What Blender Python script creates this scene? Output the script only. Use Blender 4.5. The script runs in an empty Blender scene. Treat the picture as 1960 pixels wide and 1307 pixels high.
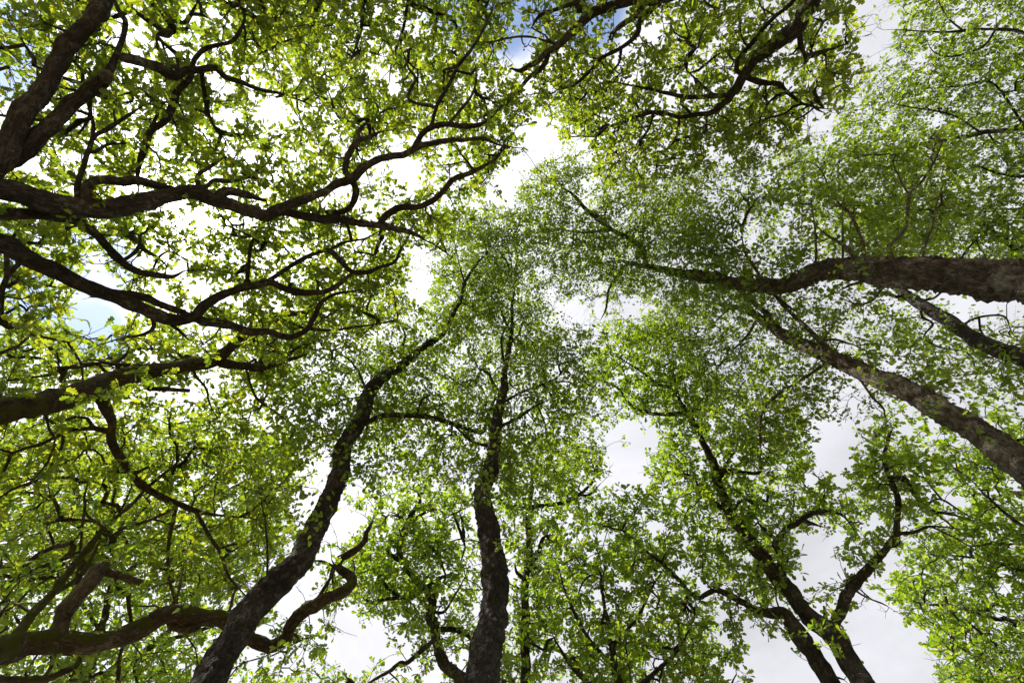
import bpy, math, random
import numpy as np
from mathutils import Vector, Matrix, noise

random.seed(7)
RNG = np.random.default_rng(7)
scene = bpy.context.scene
COL = scene.collection

# ------------------------------------------------------------------ camera
F_PX, CX, CY = 871.0, 980.0, 653.5            # focal length and centre in photo pixels (1960 wide)
TILT = math.radians(13.1)                     # the lens leans this far off the zenith
S_, C_ = math.sin(TILT), math.cos(TILT)
EYE = np.array([0.0, 0.0, 1.5])
AXIS = np.array([0.0, S_, C_]); UP = np.array([0.0, -C_, S_]); RIGHT = np.array([1.0, 0.0, 0.0])

cam_data = bpy.data.cameras.new('camera')
cam_data.sensor_width = 36.0
cam_data.lens = 36.0 * F_PX / 1960.0
cam_data.clip_start = 0.05
cam_data.clip_end = 2000.0
cam = bpy.data.objects.new('camera', cam_data)
COL.objects.link(cam)
m = Matrix.Identity(4)
for i in range(3):
    m[i][0], m[i][1], m[i][2], m[i][3] = RIGHT[i], UP[i], -AXIS[i], EYE[i]
cam.matrix_world = m
scene.camera = cam

def ray(px, py):
    return AXIS * F_PX + RIGHT * (px - CX) - UP * (py - CY)

def P(px, py, h):
    """point seen at a photo pixel, h metres above the lens"""
    d = ray(px, py)
    return EYE + d * (h / d[2])

def depth_of(p):
    q = np.asarray(p) - EYE
    return float(q[1] * AXIS[1] + q[2] * AXIS[2])

def depths(p):
    q = np.asarray(p) - EYE
    return q[:, 1] * AXIS[1] + q[:, 2] * AXIS[2]

def px_radius(w, p, px, py, dxy):
    """radius in metres of a limb w pixels wide, running along dxy in the picture; off the axis the lens stretches things outwards"""
    rho = np.array([px - CX, py - CY]); l = np.linalg.norm(rho)
    n = np.array([-dxy[1], dxy[0]]) / max(1e-6, np.linalg.norm(dxy))
    st = 1.0
    if l > 1:
        c = (n[0] * rho[0] + n[1] * rho[1]) / l
        st = math.sqrt(1 + c * c * (l / F_PX) ** 2)
    return w * .5 * depth_of(p) / F_PX / st

def project(pts):
    q = np.asarray(pts) - EYE
    z = np.maximum(q[:, 1] * AXIS[1] + q[:, 2] * AXIS[2], 0.05)
    return np.stack([CX + F_PX * q[:, 0] / z, CY - F_PX * (q[:, 1] * UP[1] + q[:, 2] * UP[2]) / z], -1)

# ------------------------------------------------------------------ sky and sun
sun_dir = ray(372, 408); sun_dir = sun_dir / np.linalg.norm(sun_dir)
SUN_EL = math.asin(sun_dir[2]); SUN_AZ = math.atan2(sun_dir[0], sun_dir[1])

world = bpy.data.worlds.new('World'); scene.world = world; world.use_nodes = True
wn, wl = world.node_tree.nodes, world.node_tree.links
wn.clear()
def W(t, **kw):
    n = wn.new(t)
    for k, v in kw.items(): setattr(n, k, v)
    return n
w_out = W('ShaderNodeOutputWorld')
sky = W('ShaderNodeTexSky', sky_type='NISHITA', sun_disc=False)
sky.dust_density = 0.15; sky.air_density = 1.0; sky.sun_elevation = SUN_EL; sky.sun_rotation = SUN_AZ
bg_sky = W('ShaderNodeBackground'); bg_sky.inputs[1].default_value = 0.12
wl.new(sky.outputs[0], bg_sky.inputs[0])
tc = W('ShaderNodeTexCoord')
# thin cloud sheet: noise over the direction, projected on a flat layer
sep = W('ShaderNodeSeparateXYZ'); wl.new(tc.outputs['Generated'], sep.inputs[0])
zmax = W('ShaderNodeMath', operation='MAXIMUM'); wl.new(sep.outputs[2], zmax.inputs[0]); zmax.inputs[1].default_value = 0.12
dx = W('ShaderNodeMath', operation='DIVIDE'); wl.new(sep.outputs[0], dx.inputs[0]); wl.new(zmax.outputs[0], dx.inputs[1])
dy = W('ShaderNodeMath', operation='DIVIDE'); wl.new(sep.outputs[1], dy.inputs[0]); wl.new(zmax.outputs[0], dy.inputs[1])
comb = W('ShaderNodeCombineXYZ'); wl.new(dx.outputs[0], comb.inputs[0]); wl.new(dy.outputs[0], comb.inputs[1])
cn = W('ShaderNodeTexNoise'); cn.inputs['Scale'].default_value = 2.6; cn.inputs['Detail'].default_value = 7; cn.inputs['Roughness'].default_value = 0.55
wl.new(comb.outputs[0], cn.inputs['Vector'])
# breaks in the cloud where blue shows
def break_at(px, py, r0, r1):
    d = ray(px, py); q = d[:2] / d[2]
    v = W('ShaderNodeVectorMath', operation='DISTANCE'); wl.new(comb.outputs[0], v.inputs[0]); v.inputs[1].default_value = (q[0], q[1], 0)
    mr = W('ShaderNodeMapRange', interpolation_type='SMOOTHSTEP')
    wl.new(v.outputs['Value'], mr.inputs[0]); mr.inputs[1].default_value = r0; mr.inputs[2].default_value = r1
    mr.inputs[3].default_value = 1.0; mr.inputs[4].default_value = 0.0
    return mr.outputs[0]
acc = None
for b in [(995, 5, 0.03, 0.20), (180, 510, 0.06, 0.16), (175, 625, 0.05, 0.15), (30, 530, 0.05, 0.2), (20, 110, 0.03, 0.15), (1130, 25, 0.02, 0.14), (-250, 560, 0.1, 0.5), (1000, -260, 0.1, 0.5)]:
    s = break_at(*b)
    if acc is None: acc = s
    else:
        a = W('ShaderNodeMath', operation='MAXIMUM'); wl.new(acc, a.inputs[0]); wl.new(s, a.inputs[1]); acc = a.outputs[0]
sub = W('ShaderNodeMath', operation='MULTIPLY'); wl.new(acc, sub.inputs[0]); sub.inputs[1].default_value = 0.55
cov = W('ShaderNodeMath', operation='SUBTRACT'); wl.new(cn.outputs['Fac'], cov.inputs[0]); wl.new(sub.outputs[0], cov.inputs[1])
cmr = W('ShaderNodeMapRange', interpolation_type='SMOOTHSTEP'); wl.new(cov.outputs[0], cmr.inputs[0])
cmr.inputs[1].default_value = 0.03; cmr.inputs[2].default_value = 0.34; cmr.inputs[3].default_value = 0.10
# cloud light: brighter towards the sun (forward scattering)
dt = W('ShaderNodeVectorMath', operation='DOT_PRODUCT'); wl.new(tc.outputs['Generated'], dt.inputs[0]); dt.inputs[1].default_value = tuple(sun_dir)
dm = W('ShaderNodeMath', operation='MAXIMUM'); wl.new(dt.outputs['Value'], dm.inputs[0]); dm.inputs[1].default_value = 0.0
def lobe(p, k):
    a = W('ShaderNodeMath', operation='POWER'); wl.new(dm.outputs[0], a.inputs[0]); a.inputs[1].default_value = p
    b = W('ShaderNodeMath', operation='MULTIPLY'); wl.new(a.outputs[0], b.inputs[0]); b.inputs[1].default_value = k
    return b.outputs[0]
def add(a, b):
    n = W('ShaderNodeMath', operation='ADD')
    for i, v in enumerate((a, b)):
        if isinstance(v, (int, float)): n.inputs[i].default_value = v
        else: wl.new(v, n.inputs[i])
    return n.outputs[0]
GLOW = add(add(lobe(4, 0.50), lobe(40, 1.2)), add(lobe(500, 3.0), lobe(4000, 14.0)))
strength = add(GLOW, 0.47)
bg_cloud = W('ShaderNodeBackground'); bg_cloud.inputs[0].default_value = (0.935, 0.935, 1.0, 1)
cn2 = W('ShaderNodeTexNoise'); cn2.inputs['Scale'].default_value = 1.7; cn2.inputs['Detail'].default_value = 8; cn2.inputs['Roughness'].default_value = 0.6; cn2.inputs['Distortion'].default_value = 0.4
wl.new(comb.outputs[0], cn2.inputs['Vector'])
cvar = W('ShaderNodeMapRange'); wl.new(cn2.outputs['Fac'], cvar.inputs[0]); cvar.inputs[1].default_value = .3; cvar.inputs[2].default_value = .7; cvar.inputs[3].default_value = .80; cvar.inputs[4].default_value = 1.16
cst = W('ShaderNodeMath', operation='MULTIPLY'); wl.new(strength, cst.inputs[0]); wl.new(cvar.outputs[0], cst.inputs[1])
wl.new(cst.outputs[0], bg_cloud.inputs[1])
mixw = W('ShaderNodeMixShader'); wl.new(cmr.outputs[0], mixw.inputs[0])
wl.new(bg_sky.outputs[0], mixw.inputs[1]); wl.new(bg_cloud.outputs[0], mixw.inputs[2])
wl.new(mixw.outputs[0], w_out.inputs[0])

sun_data = bpy.data.lights.new('sun', 'SUN')
sun_data.energy = 4.6; sun_data.angle = math.radians(0.6); sun_data.color = (1.0, 0.95, 0.86)
sun = bpy.data.objects.new('sun', sun_data); COL.objects.link(sun)
sun.rotation_euler = Vector(tuple(sun_dir)).to_track_quat('Z', 'Y').to_euler()
sun.location = tuple(sun_dir * 60)

vs = scene.view_settings
vs.view_transform = 'Standard'; vs.look = 'None'; vs.gamma = 1.0; vs.use_curve_mapping = False
vs.exposure = 0.95
scene.render.film_transparent = False
cy = scene.cycles
cy.use_adaptive_sampling = True; cy.adaptive_threshold = 0.02
cy.max_bounces = 5; cy.diffuse_bounces = 4; cy.glossy_bounces = 2; cy.transmission_bounces = 4; cy.transparent_max_bounces = 4
cy.caustics_reflective = False; cy.caustics_refractive = False
cy.use_denoising = True

# ------------------------------------------------------------------ materials
def new_mat(name):
    mt = bpy.data.materials.new(name); mt.use_nodes = True
    nt = mt.node_tree; nt.nodes.clear()
    return mt, nt, nt.nodes, nt.links

def ramp(nodes, stops):
    r = nodes.new('ShaderNodeValToRGB')
    el = r.color_ramp.elements
    while len(el) < len(stops): el.new(0.5)
    for e, (p, c) in zip(el, stops): e.position = p; e.color = (*c, 1)
    return r

def leaf_mat(name, dif, tra):
    """dif / tra: lists of three colours, reflected and transmitted"""
    mt, nt, N, L = new_mat(name)
    out = N.new('ShaderNodeOutputMaterial')
    geo = N.new('ShaderNodeNewGeometry'); oi = N.new('ShaderNodeObjectInfo')
    ad = N.new('ShaderNodeMath'); ad.operation = 'ADD'; L.new(geo.outputs['Random Per Island'], ad.inputs[0]); L.new(oi.outputs['Random'], ad.inputs[1])
    fr = N.new('ShaderNodeMath'); fr.operation = 'FRACT'; L.new(ad.outputs[0], fr.inputs[0])
    r1 = ramp(N, [(0, dif[0]), (0.5, dif[1]), (1, dif[2])]); L.new(fr.outputs[0], r1.inputs[0])
    r2 = ramp(N, [(0, tra[0]), (0.5, tra[1]), (1, tra[2])]); L.new(fr.outputs[0], r2.inputs[0])
    nz = N.new('ShaderNodeTexNoise'); nz.inputs['Scale'].default_value = 60; nz.inputs['Detail'].default_value = 2
    tcn = N.new('ShaderNodeTexCoord'); L.new(tcn.outputs['Object'], nz.inputs['Vector'])
    mul = N.new('ShaderNodeMix'); mul.data_type = 'RGBA'; mul.blend_type = 'MULTIPLY'; mul.inputs[0].default_value = 0.35
    L.new(r2.outputs[0], mul.inputs[6]); L.new(nz.outputs['Fac'], mul.inputs[7])
    d = N.new('ShaderNodeBsdfPrincipled'); L.new(r1.outputs[0], d.inputs['Base Color']); d.inputs['Roughness'].default_value = 0.48
    d.inputs['Specular IOR Level'].default_value = 0.35
    t = N.new('ShaderNodeBsdfTranslucent'); L.new(mul.outputs[2], t.inputs[0])
    a = N.new('ShaderNodeAddShader'); L.new(d.outputs[0], a.inputs[0]); L.new(t.outputs[0], a.inputs[1])
    L.new(a.outputs[0], out.inputs[0])
    return mt

MAT = {}
MAT['oak_leaf'] = leaf_mat('oak_leaf', [(.050, .085, .010), (.065, .105, .012), (.085, .115, .014)],
                           [(.095, .155, .006), (.19, .26, .010), (.34, .36, .016)])
MAT['young_oak_leaf'] = leaf_mat('young_oak_leaf', [(.055, .100, .012), (.070, .120, .014), (.085, .120, .016)],
                                 [(.095, .17, .006), (.185, .28, .010), (.30, .355, .016)])
MAT['birch_leaf'] = leaf_mat('birch_leaf', [(.035, .070, .008), (.045, .085, .010), (.055, .092, .010)],
                             [(.10, .165, .004), (.175, .255, .006), (.26, .32, .008)])

def bark_mat(name, dark, mid, light, lichen, moss, sc=1.0):
    mt, nt, N, L = new_mat(name)
    out = N.new('ShaderNodeOutputMaterial'); b = N.new('ShaderNodeBsdfPrincipled'); L.new(b.outputs[0], out.inputs[0])
    b.inputs['Roughness'].default_value = 0.9; b.inputs['Specular IOR Level'].default_value = 0.2
    at = N.new('ShaderNodeAttribute'); at.attribute_name = 'bark'
    mp = N.new('ShaderNodeMapping'); L.new(at.outputs['Vector'], mp.inputs[0]); mp.inputs['Scale'].default_value = (sc, sc, sc * 0.33)
    # fissures: ridged, stretched noise at two sizes
    def ridge(scale, wid, zs):
        mq = N.new('ShaderNodeMapping'); L.new(at.outputs['Vector'], mq.inputs[0]); mq.inputs['Scale'].default_value = (sc, sc, sc * zs)
        q = N.new('ShaderNodeTexNoise'); q.inputs['Scale'].default_value = scale; q.inputs['Detail'].default_value = 5; q.inputs['Roughness'].default_value = .6; q.inputs['Distortion'].default_value = .6
        L.new(mq.outputs[0], q.inputs['Vector'])
        sb = N.new('ShaderNodeMath'); sb.operation = 'SUBTRACT'; L.new(q.outputs['Fac'], sb.inputs[0]); sb.inputs[1].default_value = .5
        ab = N.new('ShaderNodeMath'); ab.operation = 'ABSOLUTE'; L.new(sb.outputs[0], ab.inputs[0])
        mr = N.new('ShaderNodeMapRange'); L.new(ab.outputs[0], mr.inputs[0]); mr.inputs[2].default_value = wid
        return mr.outputs[0]
    fm = N.new('ShaderNodeMath'); fm.operation = 'MULTIPLY_ADD'; L.new(ridge(34, .12, .28), fm.inputs[0]); fm.inputs[1].default_value = .6
    f2 = N.new('ShaderNodeMath'); f2.operation = 'MULTIPLY'; L.new(ridge(90, .16, .45), f2.inputs[0]); f2.inputs[1].default_value = .4
    L.new(f2.outputs[0], fm.inputs[2])
    fis = fm
    n1 = N.new('ShaderNodeTexNoise'); n1.inputs['Scale'].default_value = 16; n1.inputs['Detail'].default_value = 8; n1.inputs['Roughness'].default_value = 0.65
    L.new(at.outputs['Vector'], n1.inputs['Vector'])
    r = ramp(N, [(0.25, dark), (0.5, mid), (0.75, light)]); L.new(n1.outputs['Fac'], r.inputs[0])
    m1 = N.new('ShaderNodeMix'); m1.data_type = 'RGBA'; L.new(fis.outputs[0], m1.inputs[0]); m1.inputs[6].default_value = (*[c * .45 for c in dark], 1); L.new(r.outputs[0], m1.inputs[7])
    big = N.new('ShaderNodeTexNoise'); big.inputs['Scale'].default_value = 3.2; big.inputs['Detail'].default_value = 4; big.inputs['Roughness'].default_value = .6; L.new(at.outputs['Vector'], big.inputs['Vector'])
    bm = N.new('ShaderNodeMapRange'); L.new(big.outputs['Fac'], bm.inputs[0]); bm.inputs[1].default_value = .32; bm.inputs[2].default_value = .68; bm.inputs[3].default_value = .55; bm.inputs[4].default_value = 1.45
    vm = N.new('ShaderNodeVectorMath'); vm.operation = 'SCALE'; L.new(m1.outputs[2], vm.inputs[0]); L.new(bm.outputs[0], vm.inputs['Scale'])
    # lichen patches
    n2 = N.new('ShaderNodeTexNoise'); n2.inputs['Scale'].default_value = 24; n2.inputs['Detail'].default_value = 6; n2.inputs['Roughness'].default_value = 0.7
    mp2 = N.new('ShaderNodeMapping'); mp2.inputs['Location'].default_value = (3.1, 1.7, 5.3); L.new(at.outputs['Vector'], mp2.inputs[0]); L.new(mp2.outputs[0], n2.inputs['Vector'])
    la = N.new('ShaderNodeMath'); la.operation = 'MULTIPLY_ADD'; L.new(big.outputs['Fac'], la.inputs[0]); la.inputs[1].default_value = .5; L.new(n2.outputs['Fac'], la.inputs[2])
    ls = N.new('ShaderNodeMath'); ls.operation = 'SUBTRACT'; L.new(la.outputs[0], ls.inputs[0]); ls.inputs[1].default_value = .23
    lm = N.new('ShaderNodeMapRange'); L.new(ls.outputs[0], lm.inputs[0]); lm.inputs[1].default_value = 0.66 - 0.12 * lichen; lm.inputs[2].default_value = 0.74 - 0.10 * lichen
    lm.inputs[4].default_value = 0.75
    m2 = N.new('ShaderNodeMix'); m2.data_type = 'RGBA'; L.new(lm.outputs[0], m2.inputs[0]); L.new(vm.outputs[0], m2.inputs[6]); m2.inputs[7].default_value = (.27, .285, .215, 1)
    # moss on the upper side
    geo = N.new('ShaderNodeNewGeometry'); sx = N.new('ShaderNodeSeparateXYZ'); L.new(geo.outputs['Normal'], sx.inputs[0])
    n3 = N.new('ShaderNodeTexNoise'); n3.inputs['Scale'].default_value = 7; n3.inputs['Detail'].default_value = 6; L.new(at.outputs['Vector'], n3.inputs['Vector'])
    ma = N.new('ShaderNodeMath'); ma.operation = 'MULTIPLY_ADD'; L.new(sx.outputs[2], ma.inputs[0]); ma.inputs[1].default_value = 0.22; L.new(n3.outputs['Fac'], ma.inputs[2])
    mm = N.new('ShaderNodeMapRange'); L.new(ma.outputs[0], mm.inputs[0]); mm.inputs[1].default_value = 0.78 - 0.36 * moss; mm.inputs[2].default_value = 0.92 - 0.36 * moss
    m3 = N.new('ShaderNodeMix'); m3.data_type = 'RGBA'; L.new(mm.outputs[0], m3.inputs[0]); L.new(m2.outputs[2], m3.inputs[6]); m3.inputs[7].default_value = (.12, .125, .018, 1)
    L.new(m3.outputs[2], b.inputs['Base Color'])
    hs = N.new('ShaderNodeMath'); hs.operation = 'MULTIPLY_ADD'; L.new(n1.outputs['Fac'], hs.inputs[0]); hs.inputs[1].default_value = 0.8; L.new(fis.outputs[0], hs.inputs[2])
    bp = N.new('ShaderNodeBump'); bp.inputs['Strength'].default_value = 1.0; bp.inputs['Distance'].default_value = 0.024; L.new(hs.outputs[0], bp.inputs['Height'])
    L.new(bp.outputs[0], b.inputs['Normal'])
    return mt

MAT['oak_bark'] = bark_mat('oak_bark', (.070, .057, .046), (.15, .123, .098), (.28, .235, .19), .5, .3)
MAT['mossy_bark'] = bark_mat('mossy_bark', (.095, .066, .044), (.20, .145, .095), (.34, .265, .185), .5, .95)
MAT['birch_bark'] = bark_mat('birch_bark', (.105, .080, .058), (.27, .21, .15), (.48, .40, .30), .85, .3)
MAT['dark_birch_bark'] = bark_mat('dark_birch_bark', (.062, .052, .043), (.125, .105, .086), (.22, .19, .16), .55, .15)
def wood_mat():
    mt, nt, N, L = new_mat('broken_wood')
    out = N.new('ShaderNodeOutputMaterial'); b = N.new('ShaderNodeBsdfPrincipled'); L.new(b.outputs[0], out.inputs[0]); b.inputs['Roughness'].default_value = 0.85
    t = N.new('ShaderNodeTexCoord'); n = N.new('ShaderNodeTexNoise'); n.inputs['Scale'].default_value = 60; L.new(t.outputs['Object'], n.inputs['Vector'])
    r = ramp(N, [(.3, (.16, .10, .06)), (.7, (.38, .27, .18))]); L.new(n.outputs['Fac'], r.inputs[0]); L.new(r.outputs[0], b.inputs['Base Color'])
    return mt
MAT['broken_wood'] = wood_mat()
MAT['pale_bark'] = bark_mat('pale_bark', (.16, .125, .095), (.29, .24, .185), (.40, .34, .27), .3, .55)

def ground_mat():
    mt, nt, N, L = new_mat('forest_floor')
    out = N.new('ShaderNodeOutputMaterial'); b = N.new('ShaderNodeBsdfPrincipled'); L.new(b.outputs[0], out.inputs[0]); b.inputs['Roughness'].default_value = 0.95
    t = N.new('ShaderNodeTexCoord')
    n1 = N.new('ShaderNodeTexNoise'); n1.inputs['Scale'].default_value = 0.35; n1.inputs['Detail'].default_value = 9; L.new(t.outputs['Object'], n1.inputs['Vector'])
    n2 = N.new('ShaderNodeTexVoronoi'); n2.inputs['Scale'].default_value = 24; L.new(t.outputs['Object'], n2.inputs['Vector'])
    r = ramp(N, [(.36, (.28, .215, .14)), (.52, (.23, .185, .11)), (.66, (.11, .14, .04))]); L.new(n1.outputs['Fac'], r.inputs[0])
    mx = N.new('ShaderNodeMix'); mx.data_type = 'RGBA'; mx.blend_type = 'MULTIPLY'; mx.inputs[0].default_value = 0.3
    L.new(r.outputs[0], mx.inputs[6]); L.new(n2.outputs['Color'], mx.inputs[7]); L.new(mx.outputs[2], b.inputs['Base Color'])
    bp = N.new('ShaderNodeBump'); bp.inputs['Distance'].default_value = 0.05; L.new(n2.outputs['Distance'], bp.inputs['Height']); L.new(bp.outputs[0], b.inputs['Normal'])
    return mt

# ------------------------------------------------------------------ ground
def make_ground():
    ax = np.concatenate([[-900, -300, -100, -50], np.linspace(-24, 24, 65), [50, 100, 300, 900]])
    n = len(ax); v = []
    for y in ax:
        for x in ax:
            z = 0.0
            if abs(x) < 26 and abs(y) < 26:
                z = 0.14 * noise.noise(Vector((x * .35, y * .35, 1.3))) + 0.05 * noise.noise(Vector((x * 1.3, y * 1.3, 4.1)))
            v.append((x, y, z))
    f = [(j * n + i, j * n + i + 1, (j + 1) * n + i + 1, (j + 1) * n + i) for j in range(n - 1) for i in range(n - 1)]
    me = bpy.data.meshes.new('ground'); me.from_pydata(v, [], f); me.materials.append(ground_mat())
    o = bpy.data.objects.new('ground', me); COL.objects.link(o); o['kind'] = 'structure'
make_ground()

# ------------------------------------------------------------------ mesh helpers
class Tubes:
    def __init__(self): self.v, self.f, self.b, self.n = [], [], [], 0
    def add(self, pts, rad, sides, amp=0.0, seed=0.0, cap=True, plates=0.0):
        pts = np.asarray(pts, float); rad = np.asarray(rad, float); k = len(pts)
        t = np.gradient(pts, axis=0); t /= np.maximum(np.linalg.norm(t, axis=1), 1e-9)[:, None]
        a = np.array([0, 0, 1.0]) if abs(t[0][2]) < .9 else np.array([1.0, 0, 0])
        u = np.cross(t[0], a); u /= np.linalg.norm(u); U = np.empty_like(pts); U[0] = u
        for i in range(1, k):
            u = u - t[i] * np.dot(u, t[i]); l = np.linalg.norm(u)
            u = u / l if l > 1e-6 else U[i - 1]
            U[i] = u
        Vv = np.cross(t, U)
        ln = np.concatenate([[0], np.cumsum(np.linalg.norm(np.diff(pts, axis=0), axis=1))]) + seed * 7.3
        th = np.arange(sides) * 2 * math.pi / sides
        c, s = np.cos(th), np.sin(th)
        bc = np.stack([rad[:, None] * c + seed, rad[:, None] * s + seed * .37, np.repeat(ln[:, None], sides, 1)], -1)
        rr = np.repeat(rad[:, None], sides, 1)
        if amp > 0:
            for i in range(k):
                for j in range(sides):
                    x, y, z = bc[i, j]
                    r0 = rad[i]
                    q = Vector((x * 9, y * 9, z * 5))
                    d = noise.noise(q) * .8 + noise.noise(q * 3.1) * .5 + (abs(noise.noise(Vector((x * 38, y * 38, z * 20)))) - .2) * .9
                    if plates:           # chunky bark plates and cracks
                        w1 = noise.noise(Vector((x * 30, y * 30, z * 14 + 9)))
                        d += plates * ((abs(noise.noise(Vector((x * 46 + w1, y * 46, z * 26 + w1)))) - .2) * 2.2 + (abs(noise.noise(Vector((x * 95, y * 95, z * 60)))) - .2) * 1.3)
                    rr[i, j] = r0 * (1 + amp * d)
        vv = pts[:, None] + rr[..., None] * (U[:, None] * c[None, :, None] + Vv[:, None] * s[None, :, None])
        o = self.n
        self.v.append(vv.reshape(-1, 3)); self.b.append(bc.reshape(-1, 3))
        i = np.arange(k - 1)[:, None]; j = np.arange(sides)[None]
        jn = (j + 1) % sides
        q = np.stack([i * sides + j, i * sides + jn, (i + 1) * sides + jn, (i + 1) * sides + j], -1).reshape(-1, 4) + o
        self.f.append(q); self.n += k * sides
        if cap:
            for e, flip in ((0, True), (k - 1, False)):
                ring = [o + e * sides + x for x in range(sides)]
                self.v.append(pts[e][None]); self.b.append(bc[e].mean(0)[None]); ci = self.n; self.n += 1
                tr = [(ring[x], ring[(x + 1) % sides], ci, ci) for x in range(sides)]
                self.f.append(np.array([(b_, a_, c_, c_) if flip else (a_, b_, c_, c_) for a_, b_, c_, _ in tr]))
    def build(self, name, mat, parent, origin, smooth=True):
        v = np.concatenate(self.v) - origin; b = np.concatenate(self.b); f = np.concatenate(self.f)
        tri = f[:, 2] == f[:, 3]
        quads, tris = f[~tri], f[tri][:, :3]
        me = bpy.data.meshes.new(name)
        me.vertices.add(len(v)); me.vertices.foreach_set('co', v.astype(np.float32).ravel())
        loops = np.concatenate([quads.ravel(), tris.ravel()]).astype(np.int32)
        me.loops.add(len(loops)); me.loops.foreach_set('vertex_index', loops)
        starts = np.concatenate([np.arange(len(quads)) * 4, len(quads) * 4 + np.arange(len(tris)) * 3]).astype(np.int32)
        me.polygons.add(len(starts)); me.polygons.foreach_set('loop_start', starts)
        me.polygons.foreach_set('use_smooth', np.full(len(starts), smooth))
        at = me.attributes.new('bark', 'FLOAT_VECTOR', 'POINT'); at.data.foreach_set('vector', b.astype(np.float32).ravel())
        me.update(calc_edges=True); me.validate()
        me.materials.append(mat)
        o = bpy.data.objects.new(name, me); COL.objects.link(o); o.parent = parent
        return o

def spline(pts, rad, step):
    """Catmull-Rom through the points, resampled about every step metres"""
    pts = np.asarray(pts, float); rad = np.asarray(rad, float)
    P0 = np.vstack([2 * pts[0] - pts[1], pts, 2 * pts[-1] - pts[-2]])
    R0 = np.concatenate([[rad[0]], rad, [rad[-1]]])
    op, orr = [], []
    for i in range(1, len(pts)):
        a, b, c, d = P0[i - 1], P0[i], P0[i + 1], P0[i + 2]
        n = max(1, int(np.linalg.norm(c - b) / step))
        for k in range(n):
            t = k / n
            op.append(.5 * ((2 * b) + (c - a) * t + (2 * a - 5 * b + 4 * c - d) * t * t + (3 * b - a - 3 * c + d) * t ** 3))
            orr.append(R0[i] * (1 - t) + R0[i + 1] * t)
    op.append(pts[-1]); orr.append(rad[-1])
    return np.array(op), np.array(orr)

# ------------------------------------------------------------------ leaves
def leaf_template(kind):
    """unit-length leaf along +y, face up (+z): two halves folded along the midrib"""
    if kind == 'oak':
        half = [(.125, .16), (.07, .27), (.24, .37), (.13, .49), (.32, .61), (.15, .74), (.22, .90)]
        rib = [(0, 0), (0, 1.0)]
        fold = .30
    elif kind == 'oak_small':
        half = [(.24, .40), (.27, .78)]
        rib = [(0, 0), (0, 1.0)]
        fold = .30
    elif kind == 'oak_far':
        half = [(.17, .24), (.11, .36), (.30, .62), (.22, .88)]
        rib = [(0, 0), (0, 1.0)]
        fold = .30
    elif kind == 'birch_small':
        half = [(.38, .30)]
        rib = [(0, 0), (0, 1.0)]
        fold = .18
    else:
        half = [(.30, .12), (.39, .34), (.18, .72)]
        rib = [(0, 0), (0, 1.0)]
        fold = .18
    v, faces = [], []
    for x, y in rib: v.append((x, y, -.16 * y * y))
    nr = len(rib)
    for sgn in (1, -1):
        st = len(v)
        for x, y in half: v.append((sgn * x, y, abs(x) * fold - .16 * y * y))
        idx = [0] + list(range(st, st + len(half))) + list(range(nr - 1, 0, -1))
        faces.append(idx if sgn > 0 else idx[::-1])
    return np.array(v, float), faces

TEMPL = {k: leaf_template(k) for k in ('oak', 'oak_far', 'oak_small', 'birch', 'birch_small')}
LEAF_MESH = {}
def leaf_mesh(kind, mat):
    key = (kind, mat)
    if key not in LEAF_MESH:
        v, f = TEMPL[kind]
        me = bpy.data.meshes.new('leaf'); me.from_pydata([tuple(x) for x in v], [], f); me.materials.append(MAT[mat])
        LEAF_MESH[key] = me
    return LEAF_MESH[key]

def build_leaves(name, groups, mat, pos, dirs, nor, size, parent, origin):
    """one mesh of many leaves; groups = [(template, mask)]"""
    V, Lp, St = [], [], []; nv = nl = 0
    for kind, mask in groups:
        v, faces = TEMPL[kind]; p_, d_, n_, s_ = pos[mask], dirs[mask], nor[mask], size[mask]; n, k = len(p_), len(v)
        if n == 0: continue
        side = np.cross(d_, n_)
        co = p_[:, None] + s_[:, None, None] * (side[:, None] * v[None, :, 0:1] + d_[:, None] * v[None, :, 1:2] + n_[:, None] * v[None, :, 2:3])
        V.append((co - origin).reshape(-1, 3))
        lt = np.concatenate([np.array(f) for f in faces])
        Lp.append((np.arange(n)[:, None] * k + lt[None]).ravel() + nv)
        fl = np.array([len(f) for f in faces]); st1 = np.concatenate([[0], np.cumsum(fl)[:-1]])
        St.append((np.arange(n)[:, None] * fl.sum() + st1[None]).ravel() + nl)
        nv += n * k; nl += n * fl.sum()
    co, loops, starts = np.concatenate(V), np.concatenate(Lp).astype(np.int32), np.concatenate(St).astype(np.int32)
    me = bpy.data.meshes.new(name)
    me.vertices.add(len(co)); me.vertices.foreach_set('co', co.astype(np.float32).ravel())
    me.loops.add(len(loops)); me.loops.foreach_set('vertex_index', loops)
    me.polygons.add(len(starts)); me.polygons.foreach_set('loop_start', starts)
    me.update(calc_edges=True); me.materials.append(MAT[mat])
    o = bpy.data.objects.new(name, me); COL.objects.link(o); o.parent = parent
    return o

def unit(a):
    return a / np.maximum(np.linalg.norm(a, axis=-1, keepdims=True), 1e-9)

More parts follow.
